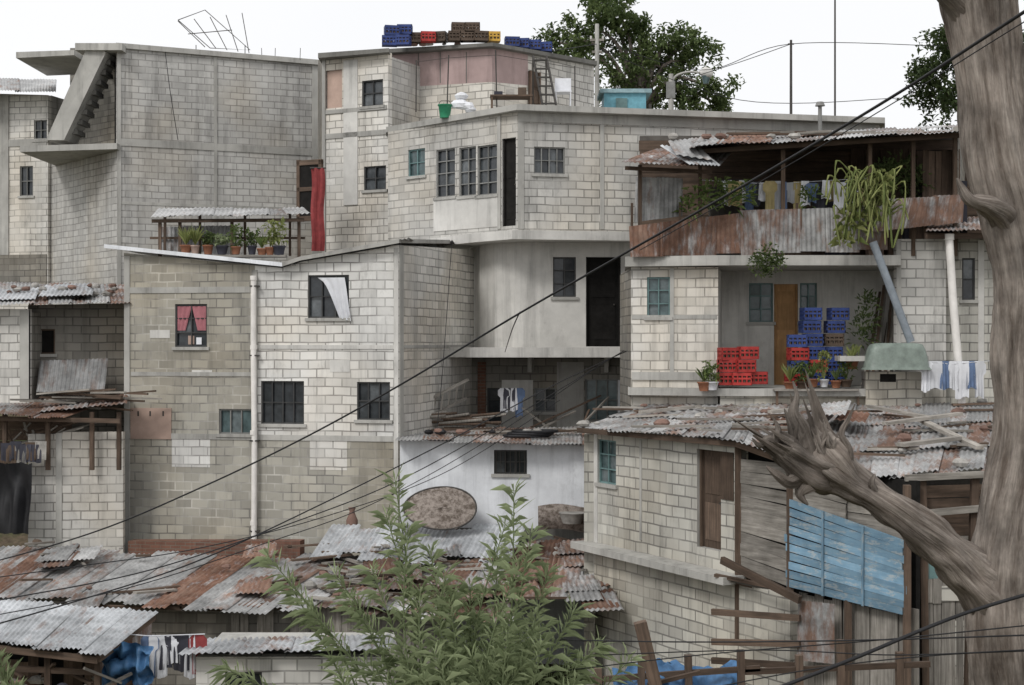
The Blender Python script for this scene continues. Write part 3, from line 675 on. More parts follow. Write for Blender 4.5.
# ---------------------------------------------------------------- right house with porch
e=grp('porch_house',P(790,300,32)); m=MB('walls',e); sl=MB('slabs',e); wn=MB('windows',e); dr=MB('door',e); rf=MB('roof',e); rl=MB('balcony_railing',e)
w=Wall((631,31.4),(718,31)); ops=[(647,277,670,317)]; w.make(m,[(631,267),(718,267)],-5,GB5,ops); w.win(wn,ops[0],2,3,FRT,GLT)
w.band(m,(631.5,315,717,319),CON,.018); w.band(m,(670,268,674,378),CON,.014); w.band(m,(632,372,717,380),CON,.05)
Wall((620,34),(631,31.4)).make(m,[(620,275),(631,267)],-5,GB6,cap=0)
Wall((718,31),(722,33.4)).make(m,[(718,267),(722,272)],-1.1,COL,cap=0)
w=Wall((716,33.4),(897,33)); ops=[(749,283,773,322),(774,284,798,386),(800,283,817,322)]
w.make(m,1.75,-2,COL,ops); w.win(wn,ops[0],2,3,FRT,GLT); w.win(wn,ops[2],2,3,FRT,GLT); w.door(dr,ops[1],WDO); w.shell(m,4,-4,1.75,GB4,inner=.5)
w=Wall((896,31),(946,31)); w.make(m,[(896,239),(946,239)],-4,GB1); w.band(m,(896.5,240,901,380),CON,.02)
Wall((896,31),(897,33)).make(m,1.75,-4,GB1,cap=0)
w=Wall((946,31.3),(1040,31)); w.make(m,[(946,236),(1040,236)],-4,GB7,[(962,258,975,300)]); w.win(wn,(962,258,975,300),1,2,FRD,GLS)
w.band(m,(978,240,984,400),COL,.03)
zf=Zp(388,31)
slab(sl,[XY(628,31.2),XY(718,30.6),XY(900,30.4),XY(900,33.2),XY(628,34)],zf-.16,zf,CON)
slab(sl,[XY(625,31.2),XY(718,30.7),XY(901,30.7),XY(901,36),XY(625,36)],Zp(266,31),Zp(256,31),CON)
Wall((720,30.7),(896,30.6)).make(m,zf-.165,-4,GB7,cap=0)
def pan(px0,px1,y0,y1,yb0,yb1,n,rust,mat=None,d=30.9):
    rl.sheets(P(px0,y0,d),P(px1,y1,d),P(px0,yb0,d),P(px1,yb1,d),n,rust,mat,jit=.02,lift=.02)
pan(629,739,226,212,256,254,4,(.75,.95)); pan(740,796,211,209,254,253,2,(.6,.75)); pan(797,852,209,207,252,252,2,(.35,.5))
pan(636,678,176,178,222,216,2,(.25,.4),TIN,31.1); pan(853,880,205,205,250,250,1,(.4,.6))
rl.sheets(P(882,198,30.8),P(958,196,30.8),P(872,232,30.6),P(956,222,30.6),3,(.5,.8),TIN,jit=.03)
for x in (632,680,741,797,851,880,925): rl.beam(P(x,256,31.05),P(x,203,31.05),.05,.05,WDB)
w=Wall((640,35.2),(985,35)); w.planks(m,640,985,5.0,1.8,12,WDB,True,0,0)
w.band(m,(640,135,985,255),INT,-.06); w.planks(m,850,930,Zp(150,35),Zp(215,35),11,WDB,False,.04,.2)  # dim band paints the shade at the back of the open room
Wall((958,31),(965,35)).make(m,4.7,1.8,GB6,cap=.1)
w=Wall((920,31.4),(962,31.4)); w.planks(m,922,960,Zp(150,31.4),Zp(200,31.4),6,WDB,False,0)
rf.sheets(P(690,138,36),P(965,126,36),P(688,148,30.2),P(968,131,30.2),11,(.3,.8),TIN,rows=2)
rf.sheets(P(655,150,33.5),P(735,146,33.5),P(622,163,30.2),P(712,168,30.2),4,(.5,.9),TIN)
rf.sheets(P(700,137,32),P(770,134,32),P(690,146,30),P(765,143,30),3,(.4,.9),TIN)
rf.corr(P(668,140,31),P(692,138,31),P(676,154,30),P(715,160,30),TIN,(.4,.7)); rf.corr(P(660,145,31),P(700,147,31),P(690,164,29.9),P(722,166,29.9),TINW,(.4,.5))
for x,yy in ((640,165),(700,150),(783,150),(870,140),(913,140),(955,135)): rf.beam(P(x,256,31),P(x,yy,31),.08,.08,WDB)
rf.beam(P(688,152,30.6),P(965,135,30.6),.07,.1,WDB); rf.beam(P(625,168,30.6),P(712,172,30.6),.06,.08,WDB)
for i in range(14):
    a=P(R.uniform(690,940),142,R.uniform(31,33))+V(0,0,.18); rf.beam(a,a+V(R.uniform(.6,1.6),R.uniform(-.3,.3),.02),.09,.05,[WD,WDB][i%2])
for i in range(9): stone(rf,P(R.uniform(665,800),141,31)+V(0,0,.1),R.uniform(.08,.15),[STN,BRKS][i%2])
sx=MB('stored_household_goods')
for i in range(26):
    c=P(R.uniform(700,950),256,R.uniform(31.8,33.5)); c.z=1.9; sx.obox(c,V(R.uniform(.2,.6),0,0),V(0,.3,0),V(0,0,R.uniform(.8,1.8)),[WDB,WDB,CLD,CARD,INT,INT][i%6])
rf.sheets(P(925,222,33),P(1040,215,33),P(925,232,30.2),P(1040,232,30.2),4,(.4,.9),TIN)
rf.beam(P(925,236,30.4),P(1040,236,30.4),.08,.12,WDB)
cl=MB('clothes_line'); cl.tube([P(700,180,31.4),P(770,184,31.4),P(870,178,31.4)],.008,CLW,4)
for i,x in enumerate(range(728,866,7)):
    garment(cl,P(x,181+R.uniform(-1,2),31.4+R.uniform(-.1,.1)),R.uniform(.2,.34),R.uniform(.4,.7),[CLW,CLY,CLW,CLB,CLD,CLW,CLY,CLW,CLB][i%9],i%3)
pp=MB('white_drain_pipe'); pp.tube([P(949,236,30.4),P(953,300,30.3),P(958,360,30.2),P(963,418,30.1)],.085,PIPE,12); pp.tube([P(949,234,30.4),P(949,240,30.4)],.11,PIPE,12)
pp=MB('blue_drain_pipe'); pp.tube([P(873,242,30.3),P(893,295,30.2),P(911,342,30.1)],.085,PIPB,12)
tu=MB('upturned_tub'); rows=[]
for j in range(8):
    prf=[(0,.0),(.6,0),(.78,.03),(.86,.12),(.93,.3),(.97,.5),(1.0,.52),(1.06,.56)][j]; row=[]
    for k in range(28):
        a=2*math.pi*k/28; cx,sx_=math.cos(a),math.sin(a); ex=.45
        row.append(P(896,343,30)+V(.68*prf[0]*abs(cx)**ex*(1 if cx>0 else -1),.32*prf[0]*abs(sx_)**ex*(1 if sx_>0 else -1),-prf[1]))
    rows.append(row)
tu.grid(rows,TUB,None,closed=True)
pr=MB('block_pier'); w=Wall((866,30.4),(922,30.3)); w.make(pr,[(866,372),(922,372)],-2.6,GB7,cap=.6); w.band(pr,(838,356,926,361),CON,.3,.8); w.band(pr,(880,374,896,382),DARK,.004,.02)
stack('bottle_crate_stack',[(726,385,30.9,RED,.1),(742,385,30.8,RED,-.1),(757,384,30.9,RED,.1),(727,372,30.9,RED,0),(745,372,30.8,RED,.15),(728,360,30.9,RED,.2),(747,359,30.9,RED,.05)])
stack('bottle_crate_stack',[(796,386,31.2,RED,.1),(798,373,31.2,BLU,0),(797,360,31.2,RED,.1),(797,347,31.2,BLU,-.1),(815,385,31.3,BLU,.1),(816,372,31.3,RED,0),(814,359,31.3,BLU,.2),(812,346,31.3,BLU,0),(810,333,31.3,BLU,.1),(834,384,31.4,BLU,0),(834,371,31.4,BLU,.1),(833,346,31.5,BRN,-.1),(833,359,31.5,BLU,-.1),(834,333,31.5,BLU,0),(838,320,31.5,BLU,.1),(810,320,31.4,BLU,.1)])
for i,(x,y) in enumerate([(704,392),(712,391),(790,390),(802,390),(812,388),(824,388),(836,389),(846,388),(852,370)]):
    potted('potted_plant',P(x,y-1,30.55),R.uniform(.09,.14),R.uniform(.15,.22),i%2,R.uniform(.35,.6),34,[TERR,CLW,TERR,BRN][i%4],[LF2,LFP,LF3][i%3])
sh=MB('plant_shelf'); sh.obox(P(775,391,30.3),V(1.8,0,0),V(0,.5,0),V(0,0,.04),WD)
for x in (777,858): sh.beam(P(x,405,30.5),P(x,391,30.5),.05,.05,WDB)
lp=MB('leaning_planks')
for i in range(9): lp.beam(P(862+i*3.2,385,31.5),P(878+i*2,R.uniform(285,325),32.6),.06,.02,[WD,WDB][i%2])
def clump(name,spots,mat,L,wd,droop,n_,upb=.2):
    mb=MB(name)
    for (px,py,d,r) in spots:
        c=P(px,py,d)
        for i in range(int(n_*r/.3)):
            o=rdir()*r*R.random()**.5; leaf(mb,c+o,(o+V(0,-.1,upb)).normalized()+rdir()*.5,L*R.uniform(.6,1.3),wd,mat,droop)
    return mb
mb=clump('hanging_cactus_plant',[(862,212,30.4,.32),(868,192,30.4,.35),(850,224,30.3,.3),(846,240,30.3,.2),(880,180,30.4,.25)],LF3,.28,.05,.7,50)
for i in range(75):
    a=P(R.uniform(840,895),R.uniform(172,215),30.35); b=a+V(R.uniform(-.35,.3),R.uniform(-.3,0),R.uniform(.0,.3)); c=b+V(R.uniform(-.3,.15),-.1,-R.uniform(.3,.9)); mb.tube(catm([a,b,c],4),[.02+.008*math.sin(q*2.1) for q in range(9)],LF3,4,tint=(.5,R.random()))
clump('hanging_vine',[(768,256,30.4,.28),(760,264,30.4,.25),(778,262,30.4,.22),(766,272,30.4,.15)],LF2,.1,.06,.4,170)
clump('balcony_plants',[(700,196,30.8,.3),(715,188,30.8,.35),(730,198,30.8,.3),(745,192,31,.25),(810,196,31,.25),(690,205,31,.25)],LFP,.2,.05,.4,70)
clump('balcony_bush',[(900,172,31.6,.45),(915,182,31.6,.35),(886,172,31.6,.3)],LF2,.16,.07,.3,130)
clump('porch_shrub',[(866,318,31.5,.3),(862,335,31.4,.3),(868,300,31.5,.2)],LF2,.18,.05,.3,90)
# ---------------------------------------------------------------- lower right house
e=grp('timber_and_block_house',P(740,540,25)); m=MB('walls',e); tm=MB('timber_cladding',e); rf=MB('roof',e); wn=MB('windows',e); dr=MB('door',e); sl=MB('slab',e)
w=Wall((594,28.5),(737,24.5)); ops=[(598,440,616,484),(697,450,721,549)]
w.make(m,-1.80,-7.5,GB7,ops); w.win(wn,ops[0],2,3,FRT,GLT); w.door(dr,ops[1],WDB)
w.band(dr,(721.5,452,734,500),WDB,.02)
w.band(m,(594.5,433,598,640),COL,.02); w.band(m,(640,440,642,540),CON,.015)
prism(sl,[w.pt(-.25,-4.12,.0),w.pt(w.L+.2,-4.12,.0),w.pt(w.L+.2,-4.12,.45),w.pt(-.25,-4.12,.4)],V(0,0,.13),CON)
wl=Wall((594,28.3),(790,23.25)); wl.make(m,-4.13,-7.5,GB7,px=(594,790)); 
Wall((594,28.5),(600,33)).make(m,-1.85,-7.5,GB7)
T_=Wall((737,24.5),(912,21.4))
T_.planks(tm,737,792,-2.0,lambda t:-3.85-.15*t,9,WD,True,0,0,.04)
T_.band(tm,(738,473,905,690),DARK,-.25); T_.band(tm,(738,455,800,475),DARK,-.24)  # near-black sheets behind the boards paint the shade in gaps and under eaves
T_.planks(tm,790,846,-2.0,lambda t:-2.5-.12*t,3,WD,True,0,0,.04)
T_.planks(tm,846,908,lambda t:-2.35,lambda t:-3.0,4,WD,True,-.05,0,.04)
ta=T_.T(790); tbb=T_.T(908); 
zt_=lambda t:lerp(-2.55,-3.0,(t-ta)/(tbb-ta)); zb_=lambda t:lerp(-4.02,-4.12,(t-ta)/(tbb-ta))
bp=MB('blue_plank_panel',e)
T_.planks(bp,790,908,zt_,zb_,10,WDBL,True,.05,0,.05,.008)
for x in (826,866):
    t=T_.T(x); bp.obox(T_.pt(t,zb_(t),.098),V(T_.u.x,T_.u.y,0)*.045,V(T_.n.x,T_.n.y,0)*.012,V(0,0,zt_(t)-zb_(t)),WDBL,(.5,.2))
T_.planks(tm,786,915,lambda t:-4.1,-7.4,14,WD,False,-.12,.12,.1)
for x,y0,y1 in ((738,446,640),(790,470,690),(848,600,690),(907,485,690)): d=T_.D(x); tm.beam(P(x,y1,d-.05),P(x,y0,d-.05),.1,.1,WDB)
tm.corr(P(798,600,22.8),P(834,604,22.4),P(796,660,22.8),P(834,664,22.4),TIN,(.6,.4))
for y in (614,640,662): tm.beam(P(712,y+R.uniform(-3,3),23.6),P(800,y+4,22.7),.07,.1,WDB)
for i in range(7): a=P(715+i*9,575+i*3,24.3); tm.beam(a,a+V(.9,-.5,-.12-.03*i),.1,.05,[WDB,WD][i%2])
tm.beam(P(722,560,24),P(800,600,22.6),.08,.12,WDB); 
Q=Wall((900,21.9),(1040,22.3)); Q.planks(tm,925,985,Zp(560,22),Zp(690,22),8,WD,False,0,.1,.1); Q.planks(tm,905,990,Zp(485,22.1),Zp(562,22.1),6,WDB,True,-.05,.1)
Q.planks(tm,905,940,Zp(520,22.1),Zp(600,22.1),4,WD,False,.02,0)
Q.band(tm,(900,476,1040,700),INT,-.5); Q.band(tm,(927,561,936,578),FRT,.06); Q.band(tm,(940,585,985,600),GB7,.06); Q.band(tm,(950,620,985,690),GB7,.03)  # wide dim band behind the posts paints the shaded shed interior
tm.beam(P(925,690,21.9),P(922,475,21.9),.11,.11,WDB); tm.beam(P(968,690,21.9),P(975,475,21.9),.11,.11,WDB)
tm.beam(P(905,515,21.8),P(985,508,21.8),.07,.1,WD); tm.beam(P(905,478,21.8),P(990,474,21.8),.07,.1,WD)
tm.obox(P(925,540,22),V(.9,0,0),V(0,.5,0),V(0,0,.05),WD)
rf.sheets(P(640,407,31.3),P(760,404,31),P(577,427,28.4),P(738,440,24.0),9,(.3,.65),TIN,rows=2,jit=.12)
rf.sheets(P(750,404,31),P(870,405,30.6),P(735,439,24.0),P(850,481,21.9),7,(.2,.65),TIN,rows=2,jit=.12)
rf.sheets(P(860,406,30.6),P(1010,404,30.6),P(846,480,21.9),P(1000,468,21.9),7,(.25,.75),TIN,rows=3,jit=.15)
rf.beam(P(578,430,28.3),P(737,444,24.2),.06,.1,WDB); rf.beam(P(737,444,24.2),P(850,484,22.1),.06,.1,WDB)
rd=MB('roof_planks_and_stones')
for i in range(60):
    u=R.random(); v=R.random(); bk1=lerp(P(640,407,31.3),P(1000,404,30.6),u); fr1=P(577,427,28.4).lerp(P(738,440,24),u/.42) if u<.42 else (P(738,440,24).lerp(P(850,481,21.9),(u-.42)/.2) if u<.62 else P(850,481,21.9).lerp(P(1000,468,21.9),(u-.62)/.38))
    a=lerp(bk1,fr1,v)+V(0,0,.07)
    if i%3: rd.beam(a,a+V(R.uniform(-1.5,1.5),R.uniform(-.9,.9),R.uniform(0,.06)),R.uniform(.06,.18),.04,[WD,WDB,WD][i%3])
    else: stone(rd,a,R.uniform(.06,.17),[STN,BRKS][i//3%2])
for a,b,wd in [((770,418,28),(835,411,29),.14),((885,430,26),(960,420,27),.16),((900,452,24),(958,445,24.4),.22),((868,412,29),(930,424,27),.12),((918,425,27),(980,455,23.6),.14),((640,418,29),(700,412,30),.1)]:
    rd.beam(P(*a)+V(0,0,.12),P(*b)+V(0,0,.12),wd,.06,WD)
for i in range(9):
    x,y=R.uniform(740,940),R.uniform(410,442); q=[(x,y,27.6),(x+R.uniform(22,40),y+R.uniform(-3,3),27.6),(x-8,y+R.uniform(8,14),26.2),(x+R.uniform(20,34),y+R.uniform(8,14),26.2)]
    rd.corr(*[P(*k)+V(0,0,.12+i*.012) for k in q],TIN,(R.random(),R.random()))
cl=MB('clothes_line'); cl.tube([P(918,360,29.9),P(950,364,29.9),P(1000,360,29.9)],.008,CLW,4)
for i,x in enumerate((926,935,945,954,962,971,979)): garment(cl,P(x,361,29.9),.3,R.uniform(.5,.8),[CLW,CLW,CLB,CLW,CLW,CLB,CLW][i],i%3)
# ---------------------------------------------------------------- foreground roofs
e=grp('corrugated_roof_shed',P(250,600,28)); rf=MB('roof',e); m=MB('walls',e)
rf.sheets(P(95,551,30.6),P(330,562,30.2),P(25,599,27.2),P(265,611,26.6),12,(.1,.9),TIN,jit=.18,bright=(.3,1))
rf.sheets(P(-40,548,30.8),P(98,551,30.6),P(-110,600,27.2),P(28,600,27.2),7,(.3,.9),TIN,jit=.15)
rf.sheets(P(300,556,30.3),P(480,560,30),P(215,606,27.0),P(420,615,26.6),9,(.3,.9),TIN,jit=.2)
rf.sheets(P(330,527,31),P(520,528,30.9),P(310,556,29.6),P(505,562,29.3),8,(.2,.5),TINW,jit=.2,bright=(.0,.6))
rf.sheets(P(470,545,30.8),P(600,540,30.5),P(430,590,27.6),P(600,600,27.2),6,(.3,.9),TIN,jit=.25)
rf.sheets(P(395,575,29),P(500,578,29),P(380,612,26.9),P(510,618,26.7),5,(.4,.9),TIN,jit=.25)
for xx in range(8): rf.beam(P(-20+xx*40,606+R.uniform(-1,2),27),P(22+xx*40,608+R.uniform(-1,2),27),.06,.08,WDB)
w=Wall((-60,27.6),(440,27.2)); w.make(m,-4.95,-7.3,GB6,cap=.2); 
w.planks(m,215,420,-5.0,-6.2,24,WD,False,.05,.3,.1)
Wall((595,27.6),(596,31)).make(m,-4.9,-7.3,GB6,cap=0)
d_=MB('roof_rubble')
for i in range(330):
    x=R.uniform(20,600); y=R.uniform(545,603); dd=lerp(30.6,27.2,(y-545)/58); a=P(x,y,dd)+V(0,0,.08)
    if x<330 and R.random()<.88: continue
    if i%3==0: stone(d_,a,R.uniform(.05,.15),[STN,BRKS,BRN][i//3%3])
    elif i%7==0: d_.corr(a,a+V(.7,R.uniform(-.2,.2),.1),a+V(.1,-1,-.1),a+V(.8,-1.1,-.05),TIN,(R.uniform(.3,1),R.random()))
    else: d_.beam(a,a+V(R.uniform(-1.2,1.2),R.uniform(-.9,.9),R.uniform(-.02,.12)),R.uniform(.04,.14),.04,[WD,WDB,WD][i%3])
mt=MB('folded_mattress'); rows=[]
for j in range(6): rows.append([P(538+i*6,506+j*5,30.6)+V(0,-.12*math.sin(j/5*math.pi)-.04*noise.noise(V(i*.7,j,3)),.05*math.sin(i*.5)) for i in range(10)])
mt.grid(rows,RUSTY)
wb=MB('washing_basin'); c=P(572,523,30.3); wb.tube([c,c+V(0,0,.2),c+V(0,0,.22)],[.2,.27,.29],STN,16)
bb=MB('low_brick_wall'); w=Wall((128,32.2),(300,31.4)); w.make(bb,[(128,541),(300,541)],-7.2,BRK,cap=.3)
ur=MB('clay_jar'); c=P(352,534,31.2); ur.tube([c,c+V(0,0,.12),c+V(0,0,.3),c+V(0,0,.42),c+V(0,0,.5),c+V(0,0,.58)],[.07,.12,.13,.08,.055,.085],BRKS,14)
e=grp('lean_to_shed',P(70,630,23)); rf=MB('roof',e); m=MB('walls',e)
rf.sheets(P(-30,598,24.6),P(152,612,24.2),P(-60,640,21.8),P(98,655,21.6),7,(.2,.5),TINW,jit=.1,bright=(.1,.7))
rf.beam(P(98,659,21.7),P(154,617,24.2),.07,.1,WDB); rf.beam(P(-30,645,21.9),P(98,660,21.7),.07,.1,WDB)
w=Wall((-60,23.6),(100,23.6)); w.band(m,(-50,635,100,720),DARK,-.1); w.planks(m,-10,42,Zp(655,23.6),-7.3,5,WDB,False,.1,.1,.1); w.planks(m,66,96,Zp(655,23.6),-7.3,3,WDB,False,.1,0,.1)  # near-black band paints the shade under the lean-to roof
for x in (5,48,98): m.beam(P(x,730,22),P(x,648,22),.09,.09,WDB)
m.beam(P(0,668,22),P(98,672,22),.06,.09,WDB)
sg=MB('scrap_heap')
for i in range(22):
    a=P(R.uniform(0,150),R.uniform(674,695),R.uniform(21.8,22.8))
    if i%3: sg.beam(a,a+V(R.uniform(-.7,.7),R.uniform(-.4,.4),R.uniform(-.2,.4)),.06,.04,[WDB,WDB,WD][i%3])
    else: stone(sg,a,R.uniform(.08,.18),[CLD,STN,BRKS][i//3%3])
m.sheets(P(100,655,22.6),P(150,618,24.4),P(100,720,22.6),P(150,720,24.4),3,(.5,.9),TIN)
e=grp('small_block_shed',P(290,660,22.5)); rf=MB('roof',e); m=MB('walls',e)
rf.sheets(P(195,640,24.2),P(385,636,24.2),P(178,655,22.2),P(392,651,22.2),8,(.3,.7),TINW,jit=.1,bright=(.0,.5))
w=Wall((196,22.5),(386,22.5)); w.make(m,Zp(657,22.5),-7.3,GB5,[(225,672,262,700)]); w.win(m,(225,672,262,700),3,1,FRD); w.shell(m,2,-7.3,Zp(658,22.5),GB5,inner=.4)
cl=MB('clothes_line'); cl.tube([P(98,632,22.8),P(150,636,22.9),P(205,634,23)],.01,CLW,4)
for i,x in enumerate((150,158,166,174,182,190,198)): garment(cl,P(x,635,23),.3,R.uniform(.45,.7),[CLB,CLW,CLD,CLW,CLD,CLW,CLR][i],i%3)
tp=MB('blue_tarp'); rows=[]
for j in range(20): rows.append([P(102+i*2.6,645+j*2.2+3*math.sin(i*.4),22.3)+V(0,.35*noise.noise(V(i*.3,j*.25,1)),.14*noise.noise(V(i*.3,j*.3,7))) for i in range(20)])
tp.grid(rows,TARP)
tp=MB('blue_tarp'); rows=[]
for j in range(9): rows.append([P(612+i*4,664+j*3+4*math.sin(i*.3+1),20.5)+V(0,-.1*j+.4*noise.noise(V(i*.25,j*.4,9)),.12*noise.noise(V(i*.4,j*.5,5))) for i in range(33)])
tp.grid(rows,TARP)
ps=MB('leaning_wood_post'); ps.beam(P(664,720,18),P(640,622,18),.16,.16,WDB); ps.beam(P(648,685,18.2),P(700,672,18.4),.05,.05,WDB)
fn=MB('wooden_fence')
for x,y in ((600,668),(640,660),(690,655),(742,650),(800,655),(842,640),(900,652)): fn.beam(P(x,740,20),P(x+R.uniform(-3,3),y,20),.1,.1,WDB)
fn.beam(P(590,680,20),P(760,668,20),.06,.08,WDB); fn.beam(P(740,672,20),P(930,664,20),.06,.08,WDB)
yd=MB('yard_debris')
for i in range(120):
    x=R.uniform(-7,9); y=R.uniform(20,27); z=-7.2+.2*R.random(); a=V(x,y,z)
    if i%2: stone(yd,a,R.uniform(.1,.35),[STN,BRN][i%4//2])
    else: yd.beam(a,a+V(R.uniform(-1.5,1.5),R.uniform(-1,1),R.uniform(0,.5)),.1,.05,WD)
# ---------------------------------------------------------------- dead tree
e=grp('dead_tree',P(1010,720,12)); tr=MB('trunk',e)
D=12.0
cl_=[(1014,900,44),(1014,760,40),(1012,690,38),(1008,630,37),(1008,570,38),(1014,510,35),(1024,440,32),(1025,360,32),(1025,280,31),(1014,215,32),(1000,160,33),(992,90,31),(984,20,33),(972,-50,36),(960,-130,34),(950,-260,28)]
ctr=catm([P(x,y,D) for x,y,r in cl_],14); rr0=[r*D/F for _,_,r in cl_]; rads=[]
for i in range(len(ctr)): q=i/14; k=min(int(q),len(rr0)-2); rads.append(lerp(rr0[k],rr0[k+1],q-k))
def rf_(a,L,i): 
    tw=a+L*.3; rd=abs(noise.noise(V(math.cos(tw)*4.5,math.sin(tw)*4.5,L*.55+4)))
    return 1.04+.20*noise.noise(V(math.cos(tw)*1.6,math.sin(tw)*1.6,L*1.1))-.30*max(0,.22-rd)+.07*noise.noise(V(math.cos(tw)*11,math.sin(tw)*11,L*1.8))
tr.tube(ctr,rads,BARK,90,rf=rf_)
def limb(pts,rads_,seg=28,nn_=8,name='limb',amp=1,spl=0,mat=None,flat=False):
    mat=mat or BARK; mb=MB(name,e); c=catm([P(*p) for p in pts],nn_); rs=[]
    for i in range(len(c)): q=i/nn_; k=min(int(q),len(rads_)-2); rs.append(lerp(rads_[k],rads_[k+1],q-k)*D/F)
    ph=R.random()*40
    def rf2(a,L,i):
        rg=abs(noise.noise(V(math.cos(a)*4,math.sin(a)*4,L*1.5+ph)))
        return 1+.3*amp*noise.noise(V(math.cos(a)*1.5,math.sin(a)*1.5,L*4+ph))+.2*amp*noise.noise(V(math.cos(a)*5,math.sin(a)*5,L*3+ph))-.5*amp*max(0,.16-rg)
    rows=mb.tube(c,rs,mat,seg,rf=rf2 if amp!=1 else rf_,cap=not spl)
    if flat: mb.sm=[False]*len(mb.sm)
    if spl:
        d=(c[-1]-c[-3]).normalized(); last=rows[-1]; ctr_=c[-1]; M=6; rr=[last]
        hs=[max(.02,(noise.noise(V(math.cos(k/seg*6.283)*3.4+ph,math.sin(k/seg*6.283)*3.4,1))+.12))*spl*1.7+R.uniform(0,.45)*spl*(k%3==0) for k in range(seg)]
        for j in range(1,M+1):
            q=j/M; rr.append([ctr_+(p-ctr_)*(1-.18*q+.05*math.sin(k*2.1))+d*hs[k]*q for k,p in enumerate(last)])
        rr.append([ctr_+(p-ctr_)*.62+d*hs[k]*.55 for k,p in enumerate(last)]); rr.append([ctr_+(p-ctr_)*.3-d*.04+d*hs[(k*3)%seg]*.3 for k,p in enumerate(last)]); rr.append([ctr_-d*.06 for p in last])
        mb.grid(rr,BARK2,lambda a,b:(b/seg*.8,a*.05),closed=True,smooth=False)
    return mb
limb([(1012,610,12),(975,578,11.9),(945,548,11.8),(905,518,11.7),(870,493,11.7),(848,480,11.7),(830,466,11.7),(818,450,11.75),(812,436,11.75)],[34,25,21,17,15,18,23,22,19],44,8,'limb',1.01,.36)
def jag(pts,rd_,seg=8): return limb(pts,rd_,seg,6,'splintered_stub',1.7,0,BARK2,True)
limb([(834,474,11.75),(815,468,11.65),(798,458,11.6),(782,448,11.55)],[17,20,18,14],30,6,'splintered_stub',1.5,.34,BARK2)
jag([(812,462,11.7),(803,432,11.6),(794,412,11.6),(797,396,11.62),(793,381,11.65)],[13,8,6,3,.6])
jag([(796,462,11.6),(780,452,11.55),(768,440,11.5),(760,446,11.45),(752,438,11.4)],[11,7,4,3,.6])
jag([(826,460,11.8),(830,442,11.8),(822,428,11.8),(821,410,11.8)],[11,6,4,.6])
jag([(842,476,11.7),(849,452,11.6),(842,434,11.6),(848,420,11.6),(855,404,11.6)],[8,4,3,2,.5],6)
jag([(836,468,11.8),(833,450,11.7),(838,432,11.7)],[7,4,.6],6)
jag([(800,476,11.6),(788,482,11.55),(776,474,11.5),(766,466,11.5)],[10,6,4,.8])
jag([(784,455,11.6),(776,440,11.5),(778,428,11.5),(772,416,11.5)],[7,4,3,.5],6)
jag([(808,484,11.6),(800,494,11.6),(808,505,11.6)],[9,4,.8],7)
jag([(880,500,11.7),(872,484,11.6),(875,474,11.6)],[5,3,.8],6)
for i in range(12):
    x=R.uniform(778,836); a=(x,R.uniform(440,462),11.6); b=(x+R.uniform(-9,7),a[1]-R.uniform(14,34),11.55); jag([a,((a[0]+b[0])/2+R.uniform(-2,2),(a[1]+b[1])/2,11.55),b],[R.uniform(3,5),2,.4],5)
limb([(1012,240,12),(1000,215,11.8),(985,205,11.6),(970,200,11.5),(962,188,11.5),(957,178,11.5)],[20,13,9,6,4,1.2],20,6,'limb',1.3)
limb([(980,30,12),(958,4,11.9),(940,-16,11.8),(925,-60,11.7)],[18,13,11,9],24,6)
# ---------------------------------------------------------------- background trees
def bgtree(name,base,blobs,mat,d,dens=60,ls=.26):
    e=grp(name,base); tk=MB('trunk',e); lv=MB('crown',e)
    c0=P(blobs[0][0],blobs[0][1],d)
    top=V(base.x,base.y,c0.z-1); tk.tube([base,lerp(base,top,.5)+V(.1,0,0),top],[.35,.28,.18],BARK2,10)
    for (px,py,r) in blobs:
        c=P(px,py,d+R.uniform(-1,1)); rm=r*d/F
        tk.tube(catm([lerp(base,top,.65),lerp(top,c,.5)+V(0,0,-.3),c],4),[.12,.11,.1,.09,.08,.07,.06,.05,.03],BARK2,6)
        for k in range(max(12,int(rm*rm*15))):
            o=rdir(.15)*rm*(R.random()**.45)*1.12; q=c+V(o.x,o.y*.9,o.z*.85); cr=R.uniform(.2,.5); tn=R.random()
            for i in range(int(dens*cr/.4)):
                p=q+rdir()*cr*R.random()**.5; leaf(lv,p,rdir(.2),ls*R.uniform(.6,1.2),ls*.5,mat,.2,(.5,min(1,max(0,tn*.6+.4*R.random()))))
bgtree('broadleaf_tree',V(P(640,0,60).x,60,5.5),[(600,30,38),(575,38,24),(620,15,24),(555,42,16),(602,3,18),(640,50,30),(662,68,34),(690,62,30),(710,88,24),(690,100,28),(655,98,28),(622,78,26),(698,45,18),(722,108,14),(575,62,20),(640,25,16),(678,40,18)],LF2,60,42)
bgtree('broadleaf_tree',V(P(980,0,58).x,58,5.5),[(940,75,28),(925,95,20),(960,50,26),(985,70,34),(1010,50,32),(1030,80,36),(950,105,26),(1000,105,34),(918,74,12),(1050,40,30),(945,42,16)],LF4,58,44)
